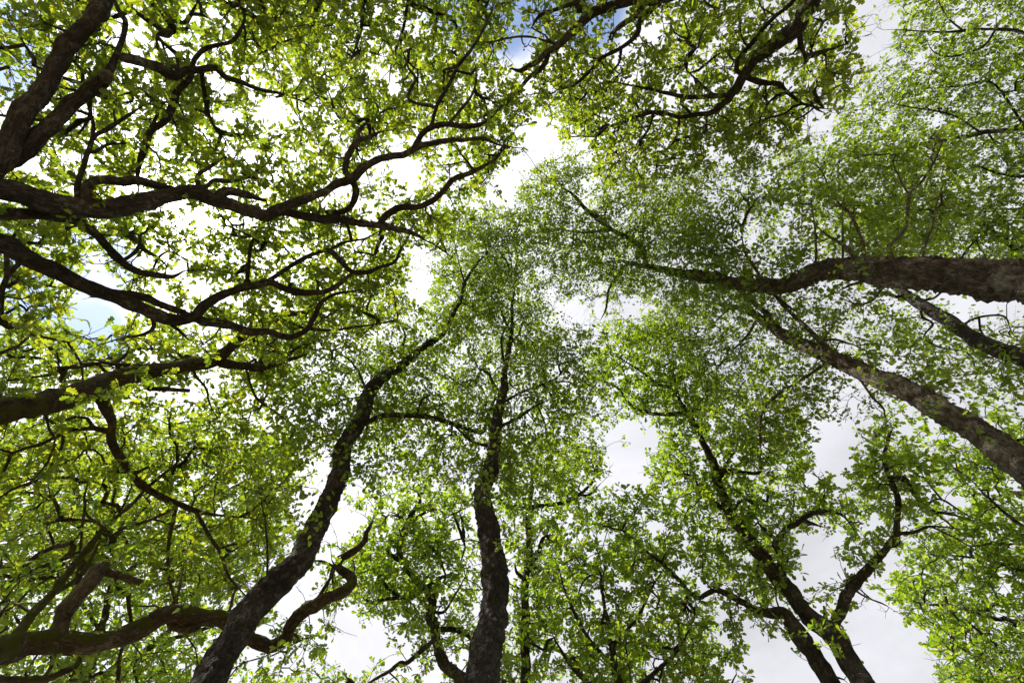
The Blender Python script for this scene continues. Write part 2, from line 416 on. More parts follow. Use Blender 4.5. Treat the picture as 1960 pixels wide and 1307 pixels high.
# sky openings seen between the crowns, in photo pixels
GAPS = [
    [(160, 470), (205, 465), (215, 555), (245, 590), (205, 655), (150, 645), (145, 560), (170, 530)],
    [(-30, 90), (45, 165), (35, 240), (-30, 260)], [(225, 40), (290, 50), (270, 105), (238, 100)],
    [(325, 400), (405, 396), (425, 440), (350, 448)],
    [(475, 175), (530, 180), (545, 235), (500, 240)], [(420, 150), (450, 160), (440, 195), (415, 185)],
    [(960, -40), (1012, -40), (1015, 50), (1035, 100), (1000, 132), (962, 118), (985, 60)],
    [(1000, 255), (1060, 240), (1075, 280), (1130, 288), (1150, 312), (1035, 300), (1000, 345), (975, 395), (945, 385), (938, 350), (990, 310)],
    [(785, 470), (822, 470), (832, 520), (812, 600), (782, 570)], [(1030, 470), (1062, 560), (1150, 592), (1135, 645), (1090, 622), (1050, 570)],
    [(1640, -40), (1712, -40), (1702, 100), (1660, 155), (1642, 100)], [(1530, 205), (1580, 215), (1570, 255), (1530, 245)],
    [(1545, 830), (1632, 815), (1638, 905), (1600, 925), (1550, 892)],
    [(1145, 795), (1200, 832), (1262, 795), (1272, 820), (1240, 862), (1240, 925), (1150, 925), (1162, 880)],
    [(640, 1205), (690, 1185), (745, 1215), (742, 1262), (700, 1295), (645, 1275)],
    [(570, 895), (625, 870), (642, 920), (590, 965)], [(612, 1045), (640, 975), (692, 955), (700, 1000), (642, 1065)],
    [(525, 1145), (590, 1080), (622, 1100), (570, 1165), (540, 1185)], [(600, 1180), (650, 1150), (660, 1180), (610, 1215)],
    [(1640, 1145), (1705, 1160), (1732, 1212), (1765, 1232), (1792, 1285), (1780, 1360), (1660, 1360), (1620, 1232)],
    [(1430, 1205), (1500, 1225), (1570, 1330), (1440, 1360)], [(1540, 1010), (1600, 1000), (1612, 1080), (1585, 1125), (1530, 1112)],
    [(1085, 1010), (1060, 985), (1085, 970), (1110, 985)], [(1160, 570), (1250, 575), (1240, 605), (1170, 600)],
    [(690, 300), (740, 318), (720, 345), (690, 340)], [(660, 345), (620, 380), (600, 372), (640, 345)],
]
def inside(poly, x, y):
    c = False; n = len(poly); j = n - 1
    for i in range(n):
        xi, yi = poly[i]; xj, yj = poly[j]
        if (yi > y) != (yj > y) and x < (xj - xi) * (y - yi) / (yj - yi) + xi: c = not c
        j = i
    return c
def area(poly):
    return abs(sum(poly[i - 1][0] * poly[i][1] - poly[i][0] * poly[i - 1][1] for i in range(len(poly)))) / 2
def inside_many(poly, xy):
    x, y = xy[:, 0], xy[:, 1]; c = np.zeros(len(xy), bool); j = len(poly) - 1
    for i in range(len(poly)):
        (xi, yi), (xj, yj) = poly[i], poly[j]
        if yi != yj:
            c ^= ((yi > y) != (yj > y)) & (x < (xj - xi) * (y - yi) / (yj - yi) + xi)
        j = i
    return c
def in_gap(xy, g=12):
    """which of the photo pixels xy lie in a sky opening (ragged edges)"""
    a, b = xy[:, 0] * .055, xy[:, 1] * .055
    q = xy + g * np.stack([np.sin(a * 1.7 + 2.3 * np.sin(b)) , np.sin(b * 1.9 + 2.1 * np.sin(a * 1.3))], -1) + RNG.normal(0, 8, xy.shape)
    r = np.zeros(len(xy), bool)
    for p in GAPS: r |= inside_many(p, q)
    return r

# ------------------------------------------------------------------ trees
LEAF_LEN = {'oak': .066, 'birch': .043}
LEAF_AREA = {'oak': .36, 'birch': .48}          # of the squared length
PARTS_PER_TREE = 300

def nvec(v):
    return np.array([noise.noise(v), noise.noise(v + Vector((31.7, 4.2, 9.1))), noise.noise(v + Vector((7.3, 52.8, 23.5)))])

def make_tree(sp):
    species = sp['species']; oak = species == 'oak'
    bark = MAT[sp['bark']]; leafm = sp['leaf']
    rnd = np.random.default_rng(sp.get('seed', len(sp['label'])))
    # --- trunk
    tr = sp['trunk']
    tp = [P(x, y, h) for x, y, w, h in tr]
    tg = np.gradient(np.array([(x, y) for x, y, w, h in tr], float), axis=0)
    trad = [px_radius(w, p, x, y, g_) for p, (x, y, w, h), g_ in zip(tp, tr, tg)]
    p0, p1 = tp[0], tp[1]
    lean = (p0[:2] - p1[:2]) / max(.3, p1[2] - p0[2]) * p0[2] * .75
    l = np.linalg.norm(lean)
    if l > 1.2: lean *= 1.2 / l
    base = np.array([p0[0] + lean[0], p0[1] + lean[1], 0.0])
    mid = np.array([p0[0] + lean[0] * .45, p0[1] + lean[1] * .45, p0[2] * .45])
    r0 = trad[0]
    low = base.copy(); low[2] = -.25
    up = base * .93 + mid * .07
    tp = [low, up, mid] + tp; trad = [r0 * 1.75, r0 * 1.35, r0 * 1.1] + trad
    root = bpy.data.objects.new(sp['name'], None); COL.objects.link(root)
    root.location = tuple(base); root.empty_display_size = .3
    root['label'] = sp['label']; root['category'] = 'tree'; root['group'] = sp['group']
    pos, rad, pen = [], [], []                   # skeleton nodes
    def tube(pts, rads, name, label=None, mat=bark):
        rm = max(rads)
        st = max(.02, min(.06, rm * .5))
        q, r = spline(pts, rads, st)
        if name == 'trunk' and sp.get('plates'): st = .022; q, r = spline(pts, rads, st)
        sides = 44 if name == 'trunk' and sp.get('plates') else 22 if rm > .06 else 14 if rm > .025 else 8
        wob = max(rm, .012) * (.20 if oak else .08)
        for i in range(1, len(q)):
            v = Vector(q[i] * 2.3 + sp.get('seed', 3))
            q[i] += wob * nvec(v) + wob * .9 * nvec(v * 4.3)
            # swellings and pinches along the limb
            r[i] *= 1 + (.14 if oak else .06) * noise.noise(v * 2.9) + (.20 if oak else .10) * max(0, noise.noise(v * 5.7))
        T = Tubes(); T.add(q, r, sides, sp.get('rough', .24) if rm > .02 else .12, rnd.uniform(0, 9), plates=sp.get('plates', 0) if name == 'trunk' else 0)
        o = T.build(name, mat, root, base)
        if label: o['label'] = label
        k = max(1, int(.05 / st))
        for a, b in zip(q[::k], r[::k]):
            if a[2] > EYE[2] + .6: pos.append(a); rad.append(b)
        pos.append(q[-1]); rad.append(r[-1])
        return q, r
    tube(tp, trad, 'trunk')
    end_dir = tp[-1] - tp[-2]; end_dir /= np.linalg.norm(end_dir)
    # --- limbs traced in the photograph
    tip_targets = [tp[-1] + end_dir * d_ + rnd.normal(0, .06, 3) for d_ in (.1, .2, .35)]
    for br in sp['branches']:
        pts, h1 = br[0], br[1]; name = br[2] if len(br) > 2 else 'branch'; lab = br[3] if len(br) > 3 else None
        arr = np.array([(a[0], a[1]) for a in pts], float)
        pp = project(pos)
        dd = np.linalg.norm(pp - arr[0], axis=1); j = int(np.argmin(dd + 40 * (np.array(rad) < pts[0][2] * .2 * 3 / F_PX)))
        h0 = pos[j][2] - EYE[2]
        ln = np.concatenate([[dd[j] * .5], dd[j] * .5 + np.cumsum(np.linalg.norm(np.diff(arr, axis=0), axis=1))])
        hs = h0 + (h1 - h0) * (ln / max(ln[-1], 1))
        q = [P(x, y, h) for (x, y), h in zip(arr, hs)]
        tg = np.gradient(arr, axis=0)
        r = [px_radius(a[2], b, a[0], a[1], g_) for a, b, g_ in zip(pts, q, tg)]
        if dd[j] > 5:
            q = [np.array(pos[j])] + q; r = [min(rad[j], r[0] * 1.15)] + r
        else: q[0] = np.array(pos[j])
        m_ = MAT['pale_bark'] if lab and lab.startswith('pale') else bark
        if name == 'branch': r[-1] *= .6
        tube(q, r, name, lab, m_)
        if name == 'branch':
            dv = q[-1] - q[-2]; dv /= np.linalg.norm(dv)
            tip_targets.append(q[-1] + dv * rnd.uniform(.12, .25) + rnd.normal(0, .05, 3))
            tip_targets.append(q[-1] + dv * rnd.uniform(.05, .2) + rnd.normal(0, .12, 3))
    pos_s = np.array(pos); rad_s = np.array(rad)
    px_s = project(pos_s)
    # --- clusters of shoots
    A = []
    L0 = LEAF_LEN[species] * sp.get('leaf_scale', 1)
    per = sp.get('per', 15 if oak else 17)
    for reg in sp['crown']:
        poly, lai, (lo, hi) = reg[:3]
        thr = (reg[3] if len(reg) > 3 else -.18) - .17
        cov, n = 0.0, 0; lai *= 1.0
        xs, ys = [p[0] + e_ for p in poly for e_ in (-30, 30)], [p[1] + e_ for p in poly for e_ in (-30, 30)]
        ox = rnd.uniform(0, 50)
        cxy = np.mean(np.array(poly), 0)
        inpoly = np.array([inside(poly, *q) for q in px_s]); dref = np.percentile(depths(pos_s[inpoly]), 85) if inpoly.sum() > 5 else depth_of(pos_s[np.argmin(((px_s - cxy) ** 2).sum(1))])
        frame = [(max(-170, min(2130, a)), max(-130, min(1440, b))) for a, b in poly]
        target = lai * area(frame)
        while cov < target and n < 60000:
            n += 1
            x, y = rnd.uniform(min(xs), max(xs)), rnd.uniform(min(ys), max(ys))
            if not inside(poly, x + rnd.normal(0, 22), y + rnd.normal(0, 22)): continue
            j = int(np.argmin((px_s[:, 0] - x) ** 2 + (px_s[:, 1] - y) ** 2))
            h = max(1.6, pos_s[j][2] - EYE[2] + rnd.uniform(lo, hi))
            p = P(x, y, h); dp = depth_of(p)
            if rnd.uniform() > (dp / (dref + .8)) ** 2: continue
            if not (-170 < x < 2130 and -130 < y < 1440) and rnd.uniform() < .6: continue
            nz = noise.noise(Vector((p[0] * 1.5, p[1] * 1.5, ox))) + .6 * noise.noise(Vector((p[0] * 3.7, p[1] * 3.7, ox + 3)))
            if nz < thr + rnd.uniform(-.15, .15): continue
            cov += per * LEAF_AREA[species] * (L0 * F_PX / dp) ** 2 * .66
            A.append(p)
    A = np.array(A)
    if len(A): A = A[~in_gap(project(A), 10) | (rnd.uniform(size=len(A)) < .05)]
    if tip_targets: A = np.concatenate([A, np.array(tip_targets)])
    ns = len(sp.get('sprigs', []))
    if ns: A = np.concatenate([A, np.array([P(*s_) for s_ in sp['sprigs']])])
    m_ = len(A)
    # --- grow twigs from the limbs to every cluster
    cap = len(pos_s) + m_ * 26 + 10
    NP = np.zeros((cap, 3)); NP[:len(pos_s)] = pos_s; par = np.full(cap, -1); path = np.zeros(cap); n = len(pos_s); n_sk = n
    path[:n] = rad_s * 3.0
    best = np.full(m_, 1e9); bi = np.zeros(m_, int)
    BF = .30 if oak else .22
    for c0 in range(0, n, 400):
        d = np.linalg.norm(A[:, None] - NP[None, c0:min(n, c0 + 400)], axis=2) + BF * path[None, c0:min(n, c0 + 400)]
        k = d.argmin(1); v = d[np.arange(m_), k]; u = v < best
        best[u] = v[u]; bi[u] = k[u] + c0
    done = np.zeros(m_, bool); tips = np.zeros(m_, int); tdir = np.zeros((m_, 3)); chains = []
    gn = .17 if oak else .09
    for _ in range(m_):
        i = int(np.argmin(np.where(done, 1e12, best))); done[i] = True
        s_, a_ = NP[bi[i]], A[i]; d = np.linalg.norm(a_ - s_)
        k = int(np.clip(d / .12, 2, 20))
        t = np.arange(1, k + 1) / k
        off = np.cumsum(rnd.normal(0, 1, (k, 3)), 0); off -= t[:, None] * off[-1]
        off *= gn * d / math.sqrt(k) * .55
        sag = (np.sin(t * math.pi) * d * (.10 if oak else .16))
        q = s_ + (a_ - s_) * t[:, None] + off; q[:, 2] += sag
        ids = np.arange(n, n + k)
        NP[ids] = q; par[ids] = np.concatenate([[bi[i]], ids[:-1]]); path[ids] = path[bi[i]] + d * t; n += k
        tips[i] = n - 1; dv = q[-1] - (q[-2] if k > 1 else s_); tdir[i] = dv / max(1e-6, np.linalg.norm(dv))
        chains.append(np.concatenate([[bi[i]], ids]))
        dd = np.linalg.norm(A[:, None] - q[None], axis=2) + BF * path[ids][None]
        kk = dd.argmin(1); v = dd[np.arange(m_), kk]; u = (v < best) & ~done
        best[u] = v[u]; bi[u] = ids[kk[u]]
    load = np.zeros(n)
    load[tips] += 1
    for k in range(n - 1, n_sk - 1, -1): load[par[k]] += load[k]
    rt = (.0034 if oak else .0020)
    R = rt * np.maximum(load, 1) ** (.47 if oak else .48)
    R[:n_sk] = rad_s
    T = Tubes()
    for c in chains:
        r = R[c].copy(); r[0] = min(r[0], r[1] * 1.25)
        r[-1] *= .7
        s = 7 if r[1] > .012 else 5 if r[1] > .006 else 3
        T.add(NP[c], r, s, 0, rnd.uniform(0, 9), cap=False)
    # --- shoots at the twig ends
    nsh = 3
    S = np.repeat(NP[tips], nsh, 0); D = np.repeat(tdir, nsh, 0)
    D = unit(unit(D + rnd.normal(0, .62, D.shape)) * np.array([1, 1, .7]) + np.array([0, 0, .12 if oak else -.25]))
    # some shoots start a little back along the twig
    back = rnd.uniform(0, 1, (len(S), 1)) * np.repeat(np.linalg.norm(NP[tips] - NP[par[tips]], axis=1), nsh)[:, None]
    S = S - np.repeat(tdir, nsh, 0) * back
    SL = rnd.uniform(.05, .15, len(S)) if oak else rnd.uniform(.12, .28, len(S))
    E = S + D * SL[:, None]
    # vectorised three-sided shoots
    u = unit(np.cross(D, np.array([.3, .2, .93]))); w_ = np.cross(D, u)
    ns_ = len(S); ring = []
    for C, rr in ((S, rt * .8), (E, rt * .45)):
        for a in range(3):
            th = a * 2 * math.pi / 3
            ring.append(C + rr * (u * math.cos(th) + w_ * math.sin(th)))
    vv = np.stack(ring, 1).reshape(-1, 3)
    f1 = np.array([(g * 3 + a, g * 3 + (a + 1) % 3, (g + 1) * 3 + (a + 1) % 3, (g + 1) * 3 + a) for g in range(1) for a in range(3)])
    T.f.append((np.arange(ns_)[:, None, None] * 6 + f1[None]).reshape(-1, 4) + T.n); T.v.append(vv); T.b.append(vv.copy()); T.n += len(vv)
    tw = T.build('twigs', bark, root, base); tw['kind'] = 'stuff'
    # --- leaves
    k = max(2, round(per / nsh))
    t = (np.arange(k) + .6) / k
    if oak: t = .45 + .55 * t
    t = t[None] + rnd.normal(0, .06, (ns_, k)); t = np.clip(t, .08, 1)[..., None]
    LP = S[:, None] * (1 - t) + E[:, None] * t
    phi = (np.arange(k) * 2.4)[None] + rnd.uniform(0, 6.28, (ns_, 1)) + rnd.normal(0, .4, (ns_, k))
    al = rnd.normal(1.05 if oak else .95, .28, (ns_, k))
    al[:, -1] *= .5
    LD = np.cos(al)[..., None] * D[:, None] + np.sin(al)[..., None] * (np.cos(phi)[..., None] * u[:, None] + np.sin(phi)[..., None] * w_[:, None])
    LD = LD * np.array([1, 1, .75]) + np.array([0, 0, .05 if oak else -.32])
    LP, LD = LP.reshape(-1, 3), unit(LD.reshape(-1, 3))
    NR = np.array([0, 0, 1.0]) + rnd.normal(0, .68 if oak else .72, LD.shape)
    NR = unit(NR - LD * (NR * LD).sum(1)[:, None])
    SZ = L0 * np.clip(np.exp(rnd.normal(-.06, .32, len(LP))), .4, 1.6)
    LP = LP + LD * (.006 if oak else .014)
    ctr = LP + LD * SZ[:, None] * .5
    xy = project(ctr); dep = depths(ctr)
    bare = np.repeat(rnd.uniform(size=ns_) < .07, k)          # leafless shoots
    keep = (dep > 1.3) & ~bare & (~in_gap(xy, 14) | np.repeat(rnd.uniform(size=ns_) < .10, k))
    LP, LD, NR, SZ, xy, dep = [q[keep] for q in (LP, LD, NR, SZ, xy, dep)]
    vis = (xy[:, 0] > 0) & (xy[:, 0] < 1960) & (xy[:, 1] > 0) & (xy[:, 1] < 1307)
    big = np.where(vis, SZ / dep, 0)
    order = np.argsort(-big)[:PARTS_PER_TREE]; order = order[big[order] * F_PX > 10]
    single = np.zeros(len(LP), bool); single[order] = True
    near_kind = 'oak' if oak else 'birch'
    rest = ~single; pxl = SZ / dep * F_PX
    out_ = (xy[:, 0] < -60) | (xy[:, 0] > 2020) | (xy[:, 1] < -60) | (xy[:, 1] > 1367)
    if oak: gr = [('oak', rest & (pxl > 14) & ~out_), ('oak_far', rest & (pxl <= 14) & (pxl > 8.5) & ~out_), ('oak_small', rest & ((pxl <= 8.5) | out_))]
    else: gr = [('birch', rest & (pxl > 7) & ~out_), ('birch_small', rest & ((pxl <= 7) | out_))]
    cr = build_leaves('crown', gr, leafm, LP, LD, NR, SZ, root, base); cr['kind'] = 'stuff'
    me = leaf_mesh(near_kind, leafm)
    for i in order:
        o = bpy.data.objects.new('leaf', me); COL.objects.link(o); o.parent = root
        d, nn, s = LD[i], NR[i], SZ[i]; sd = np.cross(d, nn); q = LP[i] - base
        o.matrix_local = Matrix(((sd[0] * s, d[0] * s, nn[0] * s, q[0]), (sd[1] * s, d[1] * s, nn[1] * s, q[1]), (sd[2] * s, d[2] * s, nn[2] * s, q[2]), (0, 0, 0, 1)))
    STATS.append((sp['label'][:40], m_, len(LP), len(order), round(float(np.median(dep)), 2)))
    return root
STATS = []

OAKS, BIRCHES = 'oaks of the wood', 'birches of the wood'
TREES = []

# --- the many-limbed oak at the left edge
TREES.append(dict(
    name='oak_tree', group=OAKS, species='oak', bark='oak_bark', leaf='oak_leaf', seed=11,
    label='many-limbed oak whose dark limbs fan out from the left edge across the sun',
    trunk=[(-330, 470, 150, 1.3), (-200, 440, 140, 2.1), (-130, 425, 110, 2.5)],
    branches=[
        ([(-70, 395, 60), (10, 286, 56), (45, 219, 48), (96, 152, 42), (135, 84, 44), (182, 34, 42), (199, 0, 44), (240, -70, 40), (300, -190, 30)], 3.7),
        ([(-60, 385, 46), (-20, 330, 42), (34, 296, 38), (94, 242, 36), (141, 195, 32), (189, 162, 32), (210, 138, 30)], 3.3),
        ([(203, 146, 26), (205, 149, 25), (207, 152, 20)], 3.08, 'cut_knot', 'pale ringed knot where a limb was cut'),
        ([(212, 136, 16), (222, 108, 15), (233, 78, 13), (240, 44, 11), (233, 30, 10), (220, 5, 8), (214, -40, 6)], 3.7),
        ([(236, 111, 18), (259, 116, 18), (293, 128, 17), (323, 141, 18), (337, 145, 18), (357, 135, 17), (377, 135, 14), (414, 131, 12), (431, 148, 11), (461, 158, 9), (498, 172, 7), (525, 177, 6), (552, 185, 4)], 4.3),
        ([(366, 150, 12), (370, 121, 11), (387, 98, 11), (411, 88, 10), (441, 81, 9), (461, 57, 8), (468, 30, 6), (458, 10, 4)], 4.2),
        ([(365, 148, 14), (340, 175, 15), (330, 202, 16), (316, 232, 16), (290, 249, 17), (279, 276, 16), (269, 303, 15), (264, 340, 14)], 3.5),
        ([(343, 135, 9), (323, 121, 9), (303, 91, 7), (300, 67, 5)], 4.1),
        ([(387, 138, 10), (390, 168, 9), (397, 209, 8), (409, 242, 5)], 4.1),
        ([(-40, 358, 46), (0, 365, 42), (34, 371, 40), (84, 388, 38), (135, 398, 37), (202, 401, 36), (263, 391, 34), (320, 375, 30), (370, 368, 28), (420, 385, 25), (470, 401, 23), (510, 413, 24), (540, 397, 20), (590, 378, 17), (626, 364, 16), (644, 350, 17), (674, 343, 18), (694, 320, 16), (728, 303, 14), (775, 293, 13), (802, 280, 12), (836, 273, 10), (869, 269, 9), (923, 266, 7), (950, 276, 5), (984, 283, 3)], 4.6),
        ([(170, 352, 20), (205, 345, 19), (235, 350, 17), (264, 346, 16), (300, 357, 14), (340, 362, 12)], 3.4),
        ([(420, 372, 20), (440, 365, 16), (470, 372, 12), (510, 384, 9)], 3.7),
        ([(378, 360, 10), (380, 335, 9), (400, 322, 9), (415, 310, 8), (428, 302, 5)], 3.7),
        ([(395, 358, 8), (410, 345, 8), (440, 348, 7), (470, 342, 4)], 3.8),
        ([(512, 410, 18), (540, 405, 17), (575, 412, 17), (620, 418, 16), (660, 421, 15), (687, 427, 14), (725, 431, 13), (755, 436, 11), (790, 447, 9), (815, 462, 5)], 4.4),
        ([(728, 427, 13), (741, 411, 13), (768, 397, 13), (799, 397, 12), (829, 384, 12), (849, 364, 11), (869, 343, 10), (903, 330, 9), (930, 316, 7), (950, 303, 5), (964, 286, 3)], 4.8),
        ([(788, 286, 13), (809, 256, 12), (842, 239, 11), (886, 241, 10), (916, 239, 8), (945, 222, 5)], 4.7),
        ([(829, 242, 9), (836, 202, 8), (856, 168, 8), (876, 128, 7), (903, 94, 6), (920, 67, 5), (937, 30, 4), (953, 7, 3)], 5.0),
        ([(859, 236, 7), (883, 209, 6), (903, 182, 5), (911, 155, 4), (911, 128, 3)], 4.9),
        ([(672, 346, 13), (660, 326, 12), (667, 296, 12), (684, 269, 11), (704, 263, 10), (728, 252, 7)], 4.5),
        ([(686, 268, 7), (687, 249, 7), (711, 229, 5)], 4.6),
        ([(674, 346, 13), (682, 370, 12), (667, 400, 11), (640, 407, 10), (612, 405, 8)], 4.1),
        ([(782, 190, 6), (795, 152, 6), (782, 131, 5), (772, 101, 4)], 4.9),
        ([(148, 385, 15), (150, 345, 14), (165, 303, 13), (178, 263, 12), (202, 249, 11), (222, 236, 9), (249, 219, 7), (276, 202, 4)], 3.3),
        ([(178, 262, 9), (178, 236, 9), (172, 205, 6)], 3.3), ([(180, 291, 8), (209, 276, 6), (240, 276, 4)], 3.4),
        ([(218, 236, 6), (218, 215, 5), (222, 198, 3)], 3.5), ([(290, 250, 9), (300, 222, 7), (312, 200, 4)], 3.8),
        ([(-90, 412, 30), (-50, 408, 27), (0, 410, 25), (50, 408, 22), (101, 414, 20), (150, 425, 18), (185, 450, 17), (209, 474, 16), (236, 501, 14), (269, 521, 13), (303, 528, 11), (330, 531, 9), (354, 518, 5)], 3.6),
        ([(-95, 432, 44), (-50, 452, 38), (0, 467, 34), (34, 480, 32), (67, 501, 30), (118, 521, 29), (162, 544, 27), (209, 565, 26), (256, 582, 24), (296, 602, 23), (330, 612, 22), (370, 608, 21), (391, 585, 18), (424, 565, 16), (465, 551, 15), (515, 541, 13), (556, 555, 12), (600, 561, 11), (627, 556, 10), (657, 538, 9), (674, 522, 8)], 4.3),
        ([(366, 610, 16), (391, 615, 16), (438, 622, 15), (478, 635, 14), (512, 635, 13), (552, 645, 12), (586, 632, 10), (603, 605, 9), (616, 578, 8), (645, 562, 6), (690, 555, 4)], 4.3),
        ([(216, 560, 15), (269, 568, 14), (303, 582, 14), (340, 595, 13), (372, 606, 10)], 3.7),
        ([(515, 541, 10), (539, 521, 9), (572, 501, 9), (593, 489, 9), (627, 480, 9), (650, 497, 10), (671, 518, 10), (701, 521, 9), (728, 511, 8), (755, 501, 7), (765, 480, 5), (778, 460, 3)], 4.6),
        ([(627, 481, 6), (661, 464, 5), (698, 457, 4), (731, 440, 3)], 4.6),
        ([(590, 632, 7), (634, 632, 6), (684, 625, 5), (728, 620, 3)], 4.6),
        ([(236, 503, 9), (262, 480, 8), (268, 455, 7), (255, 445, 4)], 3.6), ([(470, 548, 9), (476, 510, 8), (480, 470, 7), (492, 448, 4)], 4.1),
        ([(40, 500, 12), (10, 535, 11), (2, 575, 10), (5, 600, 8)], 3.0),
        ([(290, 600, 9), (295, 625, 9), (275, 640, 7), (245, 645, 4)], 3.4), ([(320, 615, 7), (345, 635, 6), (360, 650, 4)], 3.6),
    ],
    crown=[([(-280, -220), (540, -220), (620, -20), (720, 90), (800, 130), (1000, 150), (1010, 270), (960, 350), (840, 460), (780, 560), (700, 640), (560, 650), (330, 655), (230, 600), (-280, 680)], 1.75, (-.02, 1.1))],
    leaf_scale=.88,
))
# --- mossy limb, left middle
TREES.append(dict(
    name='oak_tree', group=OAKS, species='oak', bark='mossy_bark', leaf='oak_leaf', seed=21,
    label='oak with a mossy brown limb reaching in low from the left edge, below the sun',
    trunk=[(-330, 850, 78, 2.2), (-200, 822, 70, 2.7), (-60, 800, 52, 3.2), (0, 790, 48, 3.4), (50, 777, 46, 3.6), (101, 770, 44, 3.8), (162, 750, 40, 4.0), (219, 726, 34, 4.3), (286, 709, 29, 4.5), (337, 703, 26, 4.7), (404, 693, 23, 5.0), (438, 666, 21, 5.1), (471, 639, 19, 5.3), (505, 622, 16, 5.5), (556, 602, 11, 5.7), (600, 597, 6, 5.9)],
    branches=[
        ([(404, 693, 18), (438, 697, 17), (470, 700, 15), (498, 703, 14), (539, 693, 10), (589, 679, 5)], 5.5),
        ([(530, 694, 9), (555, 675, 8), (580, 660, 4)], 5.6),
        ([(480, 632, 8), (488, 590, 7), (482, 550, 7), (474, 500, 5)], 5.7), ([(482, 640, 7), (492, 665, 6), (500, 685, 4)], 5.5),
        ([(185, 745, 24), (207, 790, 22), (215, 810, 21), (212, 834, 20), (222, 861, 19), (229, 874, 18), (249, 901, 17), (276, 931, 15), (320, 955, 13), (354, 971, 11), (397, 983, 8), (458, 990, 4)], 4.6),
        ([(374, 978, 8), (397, 1018, 8), (424, 1062, 8), (438, 1103, 6), (471, 1140, 4)], 4.6),
        ([(337, 965, 8), (327, 1018, 8), (321, 1069, 7), (327, 1123, 6), (337, 1157, 4)], 4.4),
        ([(337, 970, 7), (286, 995, 6), (236, 1012, 6), (209, 1028, 4)], 4.7), ([(276, 936, 7), (249, 968, 7), (215, 995, 6), (197, 1010, 4)], 4.7),
        ([(256, 905, 7), (285, 893, 6), (310, 892, 4)], 4.7), ([(285, 930, 7), (315, 905, 6), (330, 895, 4)], 4.7),
        ([(225, 735, 8), (190, 695, 7), (222, 698, 7), (270, 700, 6), (300, 702, 4)], 4.6),
        ([(285, 742, 9), (310, 745, 9), (362, 748, 8)], 4.5, 'broken_stub'),
        ([(375, 720, 5), (395, 745, 5), (400, 770, 4), (415, 800, 3)], 4.8), ([(470, 705, 5), (490, 760, 5), (530, 790, 4), (560, 815, 3)], 5.2),
    ],
    crown=[([(-280, 620), (140, 650), (250, 600), (420, 640), (620, 590), (650, 660), (580, 760), (400, 790), (100, 740), (-280, 800)], 1.9, (.1, 1.4)),
           ([(-280, 820), (180, 800), (330, 800), (560, 800), (640, 850), (570, 900), (560, 1000), (480, 1130), (330, 1150), (200, 1100), (-280, 1050)], 1.8, (-.1, 1.3))],
    sprigs=[(255, 715, 3.0), (300, 720, 3.0), (180, 755, 2.8), (205, 770, 2.8), (160, 750, 2.8), (60, 640, 2.9), (170, 640, 3.0), (130, 655, 2.9), (30, 620, 2.8)],
))
